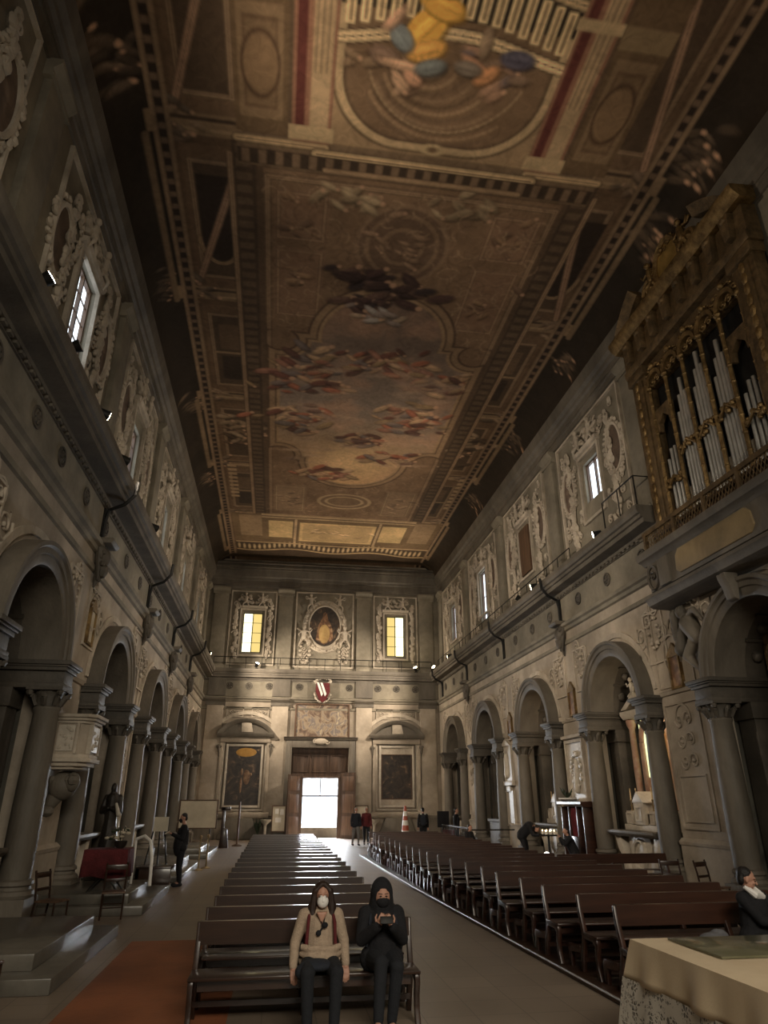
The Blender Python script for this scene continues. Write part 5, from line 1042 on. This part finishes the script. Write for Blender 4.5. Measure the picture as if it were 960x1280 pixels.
m=M(); m.prism([(3.86,7.95),(3.58,19),(3.52,30.2),(6.9,30.2),(6.9,7.95)],'z',0,.05); tag(m.build('wooden_platform',K['pew'],bev=.008),'low wooden platform edged along the aisle under the right block of pews','platform')
q1=make_pew(2.75,'red brown pew on the far right behind the right block, nearest',K['pewred'],'pews at the far right')
q1.location=(8.15,17.2,0)
m=M(); m.tube([(3.86,7.95,.055),(3.58,19,.055),(3.52,30.2,.055)],.014,6); tag(m.build('lit_edge',K['tin']),'thin added strip for the lit aisle edge of the right pew platform','strip')  # added strip standing in for the light along the platform edge
# ---------------- chairs
def chair(x,y,z,rz,lab,scale=1):
    t=thing('wooden_chair',lab,'chair',(0,0,0),'loose wooden chairs'); mt=K['pew']
    m=M(); m.box(-.21,.21,-.22,.2,.43,.46); m.build('seat',K['wood'],t,bev=.01)
    for sx in (-.19,.19):
        m=M(); m.tube([(sx,-.19,0),(sx,-.19,.44)],.018,6); m.build('front_leg',mt,t)
        m=M(); m.tube([(sx,.24,0),(sx,.19,.44),(sx,.22,.7),(sx,.27,.92)],.02,6); m.build('rear_leg',mt,t)
    m=M(); m.box(-.19,.19,.225,.25,.8,.89); m.box(-.19,.19,.2,.22,.6,.65); m.build('back_rails',mt,t,bev=.006)
    m=M(); m.tube([(-.19,-.19,.2),(.19,-.19,.2)],.012,5); m.tube([(-.19,.2,.22),(.19,.2,.22)],.012,5); m.build('stretchers',mt,t)
    t.location=(x,y,z); t.rotation_euler=(0,0,rz)
chair(-3.75,14.2,0,R(70),'dark wooden chair with pale seat between the two sets of left steps')
chair(-2.95,15.35,0,R(10),'dark wooden chair standing before the red draped table')
chair(-3.05,9.0,0,R(80),'dark wooden chair cut off by the left edge of the picture')
chair(8.25,14.6,0,R(-10),'dark wooden chair at the right wall, left of a pair'); chair(8.9,14.3,0,R(25),'dark wooden chair at the right wall, right of a pair')
# ---------------- altar table in the foreground
t=thing('altar_table','altar table with a cream cloth and lace border in the near right corner','table',(4.3,5.2,0))
TX0,TX1,TY0,TY1,TZ=3.12,5.6,3.9,6.42,.95
m=M(); m.box(TX0+.05,TX1-.05,TY0+.05,TY1-.05,0,.9); m.build('base',K['serena'],t,bev=.02)
def drape(z0,z1,off0,off1,n=160,amp=.02):
    per=[]; Lx,Ly=TX1-TX0,TY1-TY0; tot=2*(Lx+Ly)
    for i in range(n):
        s=tot*i/n
        if s<Lx: p=(TX0+s,TY0,0,-1)
        elif s<Lx+Ly: p=(TX1,TY0+s-Lx,1,0)
        elif s<2*Lx+Ly: p=(TX1-(s-Lx-Ly),TY1,0,1)
        else: p=(TX0,TY1-(s-2*Lx-Ly),-1,0)
        per.append(p+(s,))
    rows=[]; J=7
    for j in range(J):
        f=j/(J-1); row=[]
        for x,y,nx,ny,s in per:
            cx=min(abs(x-TX0),abs(x-TX1)); cy=min(abs(y-TY0),abs(y-TY1)); co=math.exp(-(max(cx,cy)/.16)**2)
            o=(off0+(off1-off0)*f)*(1+1.5*co)+amp*f*(math.sin(s*9)+.6*math.sin(s*17+1))
            dx,dy=nx,ny
            if co>.05: ax=(-1 if abs(x-TX0)<abs(x-TX1) else 1); ay=(-1 if abs(y-TY0)<abs(y-TY1) else 1); dx=nx*(1-co)+ax*co*.75; dy=ny*(1-co)+ay*co*.75
            row.append((x+dx*o,y+dy*o,z0+(z1-z0)*f))
        rows.append(row)
    return rows
rows=drape(TZ,.66,.005,.05); m=M(); n=len(rows[0]); vs=[p for r_ in rows for p in r_]
m.add(vs,[tuple(range(n))]+[(j*n+i,j*n+(i+1)%n,(j+1)*n+(i+1)%n,(j+1)*n+i) for j in range(6) for i in range(n)])
o=m.build('cream_cloth',K['linen'],t,ang=60); o.modifiers.new('th','SOLIDIFY').thickness=.006
rows=drape(.67,.16,.045,.10,amp=.03); m=M(); vs=[p for r_ in rows for p in r_]
m.add(vs,[(j*n+i,j*n+(i+1)%n,(j+1)*n+(i+1)%n,(j+1)*n+i) for j in range(6) for i in range(n)])
lc=bpy.data.materials.new('lace'); lc.use_nodes=True; tt=lc.node_tree; bb=tt.nodes['Principled BSDF']; bb.inputs['Base Color'].default_value=(.55,.51,.44,1); bb.inputs['Roughness'].default_value=.9
tc=tt.nodes.new('ShaderNodeTexCoord'); mp=tt.nodes.new('ShaderNodeMapping'); mp.inputs['Scale'].default_value=(1,1,1.0); tt.links.new(tc.outputs['Object'],mp.inputs[0])
vo=tt.nodes.new('ShaderNodeTexVoronoi'); vo.inputs['Scale'].default_value=28; vo.feature='DISTANCE_TO_EDGE'; tt.links.new(mp.outputs[0],vo.inputs[0]); no=tt.nodes.new('ShaderNodeTexNoise'); no.inputs['Scale'].default_value=8; no.inputs['Distortion'].default_value=2; tt.links.new(mp.outputs[0],no.inputs[0])
r1=tt.nodes.new('ShaderNodeMapRange'); r1.inputs[1].default_value=.09; r1.inputs[2].default_value=.12; r1.inputs[3].default_value=1; r1.inputs[4].default_value=.25; tt.links.new(vo.outputs['Distance'],r1.inputs[0])
r2=tt.nodes.new('ShaderNodeMapRange'); r2.inputs[1].default_value=.49; r2.inputs[2].default_value=.52; r2.inputs[3].default_value=0; r2.inputs[4].default_value=1; tt.links.new(no.outputs[0],r2.inputs[0])
mx=tt.nodes.new('ShaderNodeMath'); mx.operation='MAXIMUM'; tt.links.new(r1.outputs[0],mx.inputs[0]); tt.links.new(r2.outputs[0],mx.inputs[1]); tt.links.new(mx.outputs[0],bb.inputs['Alpha'])
o=m.build('lace_border',lc,t,ang=60)
m=M(); m.box(3.4,4.6,5.53,6.3,TZ+.004,TZ+.022); tag(m.build('glass_plate',K['glassgreen'],bev=.003),'dark rimmed greenish glass plate lying on the cream altar cloth','plate')
# ---------------- people
def hand(m,w,d,up,side,curl=.5,s=1.0):
    # w wrist, d pointing direction, up = back of hand normal, side=+1/-1 thumb side
    w=Vector(w); d=Vector(d).normalized(); up=(Vector(up)-d*Vector(up).dot(d)).normalized(); x=d.cross(up).normalized()*side
    pc=w+d*.085*s
    m.cap(w,w+d*.03*s,.024*s,.028*s,8)
    for q in (-.027,-.009,.009,.027): m.cap(w+d*.02*s+x*q*.6*s,w+d*.088*s+x*q*s,.014*s,.012*s,8)
    for i,(q,L_) in enumerate(((.028,.068),(.010,.078),(-.009,.072),(-.027,.056))):
        a=curl*.9; p=w+d*.09*s+x*q*s; d1=(d*math.cos(a*.6)-up*math.sin(a*.6)); d2=(d*math.cos(a*1.8)-up*math.sin(a*1.8))
        p1=p+d1*L_*.5*s; p2=p1+d2*L_*.5*s; m.cap(p,p1,.0098*s,.009*s,8); m.cap(p1,p2,.009*s,.0075*s,8)
    p=w+d*.03*s+x*.028*s; d1=(d*.6+x*.75-up*.25*curl).normalized(); p1=p+d1*.038*s; p2=p1+(d*.9+x*.2-up*.4*curl).normalized()*.03*s; m.cap(p,p1,.013*s,.0105*s,8); m.cap(p1,p2,.0105*s,.0085*s,8)
def headgeo(m,c,fw,up,s=1.0):
    c=Vector(c); fw=Vector(fw).normalized(); up=Vector(up).normalized(); up=(up-fw*up.dot(fw)).normalized(); rt=fw.cross(up)
    rot=Matrix((rt,fw,up)).transposed(); P=lambda a,b,e:c+rot@Vector((a*s,b*s,e*s))
    m.ball(P(0,-.012,.03),(.076*s,.094*s,.085*s),14,10,rot); m.ball(P(0,.018,-.035),(.058*s,.066*s,.075*s),12,8,rot); m.ball(P(0,.052,-.082),(.028*s,.024*s,.022*s),8,6,rot)
    m.cap(P(0,.088,.012),P(0,.108,-.022),.010*s,.015*s,8)
    for j in (-1,1): m.ball(P(j*.076,-.008,-.005),(.011*s,.02*s,.032*s),8,6,rot); m.ball(P(j*.032,.07,-.018),(.022*s,.02*s,.02*s),8,6,rot); m.cap(P(j*.014,.086,.03),P(j*.048,.074,.03),.009*s,.007*s,6)
    m.cap(P(-.02,.082,-.052),P(.02,.082,-.052),.008*s,.008*s,6)
    return P,rot
def person(name,lab,loc,rz,J,mats,s=1,vox=.016,hair='short',mask=None,hood=False,fingers=True,extra=None,face=(0,-1,0),armr=1.0,body=1.0,curl=.6,shoe=None,headup=(0,0,1)):
    t=thing('person',lab,'person',(0,0,0)); V={k:Vector(v) for k,v in J.items()}
    A=[('pelvis','chest',.13,.14),('chest','neck',.10,.055)]
    b=M(); b.cap(V['pelvis'],V['chest'],.12,.12); b.cap(V['chest'],V['neck'],.09,.05); b.cap(V['neck'],V['head'],.05,.045)
    P,rot=headgeo(b,V['head'],face,headup)
    for k in 'lr':
        b.cap(V['sh'+k],V['el'+k],.042,.036); b.cap(V['el'+k],V['wr'+k],.037,.024); b.cap(V['hip'+k],V['kn'+k],.07,.05); b.cap(V['kn'+k],V['an'+k],.05,.034); b.cap(V['neck'],V['sh'+k],.05,.045)
        dv=(V['wr'+k]-V['el'+k]).normalized(); hd=V.get('hd'+k,dv)
        hand(b,V['wr'+k],hd,V.get('hu'+k,Vector((0,-.2,1))),V.get('hs'+k,Vector((1 if k=='l' else -1,0,0)))[0],curl)
        b.cap(V['an'+k],V['an'+k]+Vector((0,-.1,-.03)) if 'to'+k not in V else V['to'+k],.035,.03)
    b.build('body',mats['skin'],t,remesh=vox*.55 if vox<.012 else vox*.8,sm=1)
    e=M()
    for j in (-1,1): e.ball(P(j*.032,.086,.004),(.013,.008,.008),8,6,rot)
    e.build('eyes',K['hairb'],t)
    c=M(); r=body
    c.cap(V['pelvis'],V['chest'],.155*r,.155*r,14); ch=V['chest']
    for k in 'lr':
        c.cap(ch,V['sh'+k]*.75+ch*.25,.135*r,.085*r,12); c.cap(V['neck']*.75+ch*.25,V['sh'+k],.07,.068,10); c.cap(V['sh'+k],V['el'+k],.068*armr,.054*armr,12); c.cap(V['el'+k],V['wr'+k],.054*armr,.042*armr,12); c.cap(V['pelvis'],V['hip'+k],.145*r,.13*r,12)
    c.cap(ch,V['neck']-Vector((0,0,.03)),.12,.075,12)
    if hood: c.ball(V['head']+Vector(face)*-.02+Vector((0,0,.015)),(.122,.13,.16),16,12); c.cap(V['head']+Vector((0,.02,-.02)),V['neck']+Vector((0,.02,-.02)),.125,.14,12)
    jk=c.build('jacket',mats['top'],t,remesh=vox,sm=3)
    if hood:
        h=M(); h.ball(P(0,.06,-.0),(.078,.06,.10),14,10,rot); h.build('face',mats['skin'],t)
        h=M(); h.ball(P(0,.082,-.035),(.07,.05,.062),14,10,rot); h.build('dark_mask',K['black'],t)
        h=M(); 
        for j in (-1,1): h.ball(P(j*.03,.119,.02),(.014,.006,.007),8,6,rot); h.cap(P(j*.015,.117,.04),P(j*.05,.105,.042),.004,.003,6)
        h.build('eyes',K['hairb'],t)
    c=M()
    for k in 'lr':
        c.cap(V['pelvis'],V['hip'+k],.14*r,.115*r,12); c.cap(V['hip'+k],V['kn'+k],.098*r,.072,12); c.cap(V['kn'+k],V['an'+k]+Vector((0,0,.03)),.068,.05,12)
    c.build('trousers',mats['legs'],t,remesh=vox,sm=3)
    for k in 'lr':
        c=M(); a=V['an'+k]; to=V.get('to'+k,a+Vector((0,-.15,-.045))); c.cap(a+Vector((0,.03,-.03)),to,.046,.04,10); c.cap(a,a+Vector((0,0,-.03)),.045,.048,10); c.build('shoe',shoe or K['black'],t,remesh=.012 if vox>.012 else .008,sm=1)
    h=M()
    if hair=='short': h.ball(P(0,-.03,.055),(.082,.088,.075),14,10,rot); h.ball(P(0,-.06,.0),(.074,.05,.08),12,8,rot)
    elif hair=='long':
        h.ball(P(0,-.04,.055),(.092,.096,.09),14,10,rot); h.ball(P(0,-.055,-.03),(.09,.065,.12),12,8,rot)
        for j in (-1,1): h.cap(P(j*.08,.02,.06),P(j*.10,.01,-.12),.03,.04); h.cap(P(j*.10,.01,-.12),P(j*.10,.04,-.22),.04,.022); h.cap(P(j*.12,.0,-.08),P(j*.125,.0,-.17),.03,.02); h.cap(P(j*.012,.04,.118),P(j*.075,.035,.05),.02,.024)
        h.cap(P(0,-.07,-.05),P(0,-.06,-.2),.075,.03)
    if hair and not hood: h.build('hair',mats.get('hair',K['hairb']),t,remesh=.009 if vox<.012 else .014,sm=1)
    if mask: h=M(); h.ball(P(0,.068,-.038),(.06,.054,.062),14,10,rot); h.cap(P(0,.10,.0),P(0,.112,-.03),.012,.016); h.build('face_mask',mask,t)
    if extra: extra(t,V,P,rot)
    t.location=loc; t.rotation_euler=(0,0,rz); return t
def stand(arms=None,step=0):
    J=dict(pelvis=(0,0,.98),chest=(0,.0,1.28),neck=(0,.01,1.46),head=(0,-.015,1.62),shl=(.18,.01,1.40),shr=(-.18,.01,1.40),ell=(.24,.03,1.12),elr=(-.24,.03,1.12),wrl=(.25,-.05,.88),wrr=(-.25,-.05,.88),hipl=(.09,0,.92),hipr=(-.09,0,.92),knl=(.1,-.02-step,.50),knr=(-.1,-.02+step,.50),anl=(.1,.02-step*1.3,.09),anr=(-.1,.02+step*1.8,.09))
    J.update(arms or {}); return J
mt=lambda a,b,h=None:dict(skin=K['skin'],top=K[a],legs=K[b],hair=K[h or 'hairb'])
# woman in beige, seated (faces the camera, -y), seat height .46
def wx(t,V,P,rot):
    m=M(); 
    for j in (-1,1): m.tube([V['neck']+Vector((j*.12,-.03,-.03)),V['chest']+Vector((j*.135,-.155,.05)),V['chest']+Vector((j*.15,-.13,-.2)),V['pelvis']+Vector((j*.17,-.04,.1))],.017,8)
    m.ball(V['chest']+Vector((0,.2,-.08)),(.17,.09,.24),14); m.build('maroon_backpack',K['maroon'],t)
    m=M(); m.tube([V['neck']+Vector((-.05,-.06,-.02)),V['chest']+Vector((.0,-.175,.05))],.006,5); m.tube([V['neck']+Vector((.05,-.06,-.02)),V['chest']+Vector((.02,-.175,.05))],.006,5)
    m.ball(V['chest']+Vector((.03,-.185,.03)),(.035,.02,.028),8); m.ball(V['chest']+Vector((-.03,-.18,-.04)),(.028,.02,.028),8); m.tube([V['chest']+Vector((.03,-.185,.03)),V['chest']+Vector((-.03,-.18,-.04))],.01,5); m.build('dark_necklace',K['black'],t)
    m=M(); m.prism([(-.055,V['neck'].z-.01),(.055,V['neck'].z-.01),(0,V['chest'].z+.03)],'y',-.168+V['chest'].y,-.10+V['chest'].y); m.build('bare_neckline',K['skin'],t,remesh=.009)
    m=M(); m.tube([(-.2,-.14,.70),(-.1,-.19,.685),(0,-.2,.69),(.1,-.19,.68),(.2,-.14,.70)],[.03,.035,.035,.035,.03],8); m.tube([(-.2,-.1,.64),(-.1,-.2,.615),(0,-.21,.62),(.1,-.2,.61),(.2,-.1,.64)],[.03,.04,.045,.04,.03],8); m.build('top_folds',K['cream'],t,remesh=.012)
    m=M(); m.ball((-.05,-.30,.57),(.17,.14,.055),16); m.ball((-.17,-.32,.52),(.09,.12,.07),12); m.build('folded_grey_coat',K['navy'],t,remesh=.012)
person('person','seated person in a beige knit top with white face mask and maroon backpack straps',(.55,8.12,0),0,
  dict(pelvis=(0,-.02,.60),chest=(0,.0,.86),neck=(0,.01,1.01),head=(.01,-.02,1.125),shl=(.17,.01,.955),shr=(-.17,.01,.955),ell=(.245,-.01,.72),elr=(-.255,-.01,.72),wrl=(.255,-.14,.55),wrr=(-.27,-.15,.54),hipl=(.09,-.02,.56),hipr=(-.09,-.02,.56),knl=(.14,-.44,.53),knr=(-.14,-.44,.53),anl=(.12,-.50,.1),anr=(-.13,-.46,.1),hdl=(0,-.5,-.9),hdr=(0.1,-.5,-.9),hul=(0,-1,.3),hur=(0,-1,.3)),
  mt('cream','jeans','hair'),vox=.009,hair='long',mask=K['mask'],extra=wx,curl=.5)
def wx2(t,V,P,rot):
    m=M(); c=(V['wrl']+V['wrr'])/2+Vector((0,-.115,.075)); m.obox(c,(.065,.006,.034),Matrix.Rotation(R(-25),3,'X')); m.build('phone',K['iron'],t,bev=.003)
    m=M(); 
    for j in (-1,1): m.tube([V['neck']+Vector((j*.11,-.02,-.02)),V['chest']+Vector((j*.14,-.15,.0)),V['chest']+Vector((j*.17,-.1,-.2))],.016,6)
    m.ball(V['chest']+Vector((.12,.14,-.12)),(.16,.1,.25),12); m.build('dark_backpack',K['navy'],t)
person('person','seated person in black hood and mask holding a phone in both hands',(1.19,8.12,0),0,
  dict(pelvis=(0,-.02,.60),chest=(0,.01,.88),neck=(0,.0,1.02),head=(0,-.03,1.125),shl=(.165,.01,.955),shr=(-.165,.01,.955),ell=(.20,-.10,.74),elr=(-.22,-.10,.74),wrl=(.075,-.28,.87),wrr=(-.085,-.28,.88),hipl=(.09,-.02,.56),hipr=(-.09,-.02,.56),knl=(.09,-.45,.56),knr=(-.07,-.45,.60),anl=(.04,-.42,.1),anr=(-.11,-.56,.14),tor=(-.15,-.72,.10),hdl=(-.35,-.3,.6),hdr=(.35,-.3,.6),hul=(.2,-1,0),hur=(-.2,-1,0)),
  mt('black','jeans'),vox=.009,hair=None,hood=True,armr=1.22,body=1.08,extra=wx2,curl=1.1,face=(0,-1,-.12),shoe=K['navy'])
def wx3(t,V,P,rot):
    m=M(); m.tube([V['head']+Vector((-.09,-.02,-.07)),V['neck']+Vector((-.05,-.1,-.02)),V['neck']+Vector((.05,-.1,-.04)),V['head']+Vector((.09,.0,-.08))],[.02,.045,.045,.02],8); m.build('pale_scarf',K['mask'],t)
person('person','dark haired person in black sitting sideways at the end of the first right pew',(5.5,8.22,.05),R(18),
  dict(pelvis=(0,-.02,.60),chest=(.05,-.02,.88),neck=(.03,-.03,1.03),head=(-.02,-.05,1.16),shl=(.21,-.02,.97),shr=(-.12,-.02,.97),ell=(.34,-.16,.80),elr=(-.08,-.2,.76),wrl=(.22,-.36,.86),wrr=(.12,-.38,.76),hipl=(.09,-.02,.56),hipr=(-.09,-.02,.56),knl=(.16,-.42,.54),knr=(-.02,-.44,.54),anl=(.16,-.44,.1),anr=(0,-.44,.1),hdl=(-.6,-.3,.1),hdr=(.6,-.3,0)),
  mt('black','black'),vox=.011,hair='short',extra=wx3,face=(.75,-.65,-.25),curl=.9)
m=M(); m.ball((5.0,8.25,.58),(.19,.13,.10),14); m.ball((5.1,8.28,.62),(.12,.1,.09),10); tag(m.build('folded_jacket',mat('grey_cloth',(.16,.16,.17),(.11,.11,.12),.9,10),remesh=.012),'pale grey folded jacket lying on the first right pew','jacket')
# standing man at the left, reading, facing left
def ex4(t,V,P,rot):
    m=M(); c=(V['wrl']+V['wrr'])/2+Vector((0,-.13,.04)); m.obox(c,(.1,.07,.004),Matrix.Rotation(R(30),3,'X')); m.build('open_leaflet',K['paper'],t)
    m=M(); m.ball((.02,-.1,.98),(.2,.13,.28),12); m.build('hanging_bag',K['black'],t,remesh=.016)
    m=M(); m.tube([V['neck']+Vector((0,-.06,-.02)),V['neck']+Vector((0,.08,-.02))],.06,8); m.build('pale_collar',K['mask'],t) if 0 else None
person('person','standing person in dark coat reading a leaflet beside the left steps',(-2.35,20.4,0),R(-75),
  stand(dict(elr=(-.22,-.05,1.13),ell=(.22,-.05,1.13),wrl=(.1,-.28,1.24),wrr=(-.1,-.28,1.24),head=(0,-.03,1.62))),mt('black','black'),vox=.016,extra=ex4,mask=K['black'],face=(0,-1,-.25))
person('person','white haired person in dark jacket and pale trousers walking from the main door, left of a pair',(4.12,37,0),R(10),stand(step=.12),dict(skin=K['skin'],top=K['navy'],legs=mat('grey_trousers',(.25,.24,.23),None,.9),hair=K['hairg']),vox=.02)
person('person','white haired person in dark red jacket walking from the main door, right of a pair',(4.72,37.6,0),R(-5),stand(step=-.1),dict(skin=K['skin'],top=K['maroon'],legs=K['jeans'],hair=K['hairg']),vox=.02)
def bp(t,V,P,rot): m=M(); m.ball(V['chest']+Vector((0,.2,-.1)),(.16,.1,.26),12); m.build('rucksack',K['navy'],t); m=M(); m.ball(V['neck']+Vector((.1,.07,0)),(.05,.04,.04),8); m.ball(V['neck']+Vector((-.1,.07,0)),(.05,.04,.04),8); m.build('pale_straps',K['mask'],t)
person('person','dark clad person with a rucksack seen from behind, left of the black panel',(7.25,35.5,0),R(175),stand(),mt('black','black'),s=.9,vox=.02,extra=bp)
person('person','dark clad person standing in front of the last right chapel',(8.6,34.2,0),R(60),stand(),mt('black','black'),vox=.02)
person('person','small dark figure sitting low beside the iron railing',(7.75,29.0,0),R(30),
  dict(pelvis=(0,0,.45),chest=(0,-.05,.75),neck=(0,-.08,.92),head=(0,-.12,1.05),shl=(.16,-.05,.86),shr=(-.16,-.05,.86),ell=(.2,-.15,.6),elr=(-.2,-.15,.6),wrl=(.1,-.35,.5),wrr=(-.1,-.35,.5),hipl=(.09,0,.42),hipr=(-.09,0,.42),knl=(.13,-.4,.45),knr=(-.13,-.4,.45),anl=(.12,-.42,.1),anr=(-.12,-.42,.1)),mt('black','black'),vox=.02)
person('person','person in a black coat bending forward over the candle stand by the right wall',(9.15,26.2,0),R(50),
  dict(pelvis=(0,.12,.92),chest=(0,-.18,1.18),neck=(0,-.34,1.2),head=(0,-.46,1.12),shl=(.17,-.26,1.17),shr=(-.17,-.26,1.17),ell=(.2,-.36,.92),elr=(-.2,-.36,.92),wrl=(.1,-.55,.9),wrr=(-.1,-.55,.9),hipl=(.1,.12,.86),hipr=(-.1,.12,.86),knl=(.1,.0,.48),knr=(-.1,.0,.48),anl=(.1,.06,.09),anr=(-.1,.06,.09)),mt('black','black'),vox=.018,face=(0,-.7,-.7),headup=(0,-.7,.7),body=1.2)
person('person','dark figure kneeling in front of the confessional',(9.3,22.3,0),R(-100),
  dict(pelvis=(0,.05,.55),chest=(0,-.08,.88),neck=(0,-.12,1.03),head=(0,-.16,1.17),shl=(.16,-.08,.98),shr=(-.16,-.08,.98),ell=(.18,-.26,.8),elr=(-.18,-.26,.8),wrl=(.05,-.36,.98),wrr=(-.05,-.36,.98),hipl=(.09,.05,.5),hipr=(-.09,.05,.5),knl=(.1,-.12,.08),knr=(-.1,-.12,.08),anl=(.1,.3,.08),anr=(-.1,.3,.08),tol=(.1,.42,.05),tor=(-.1,.42,.05)),mt('black','black'),vox=.018)
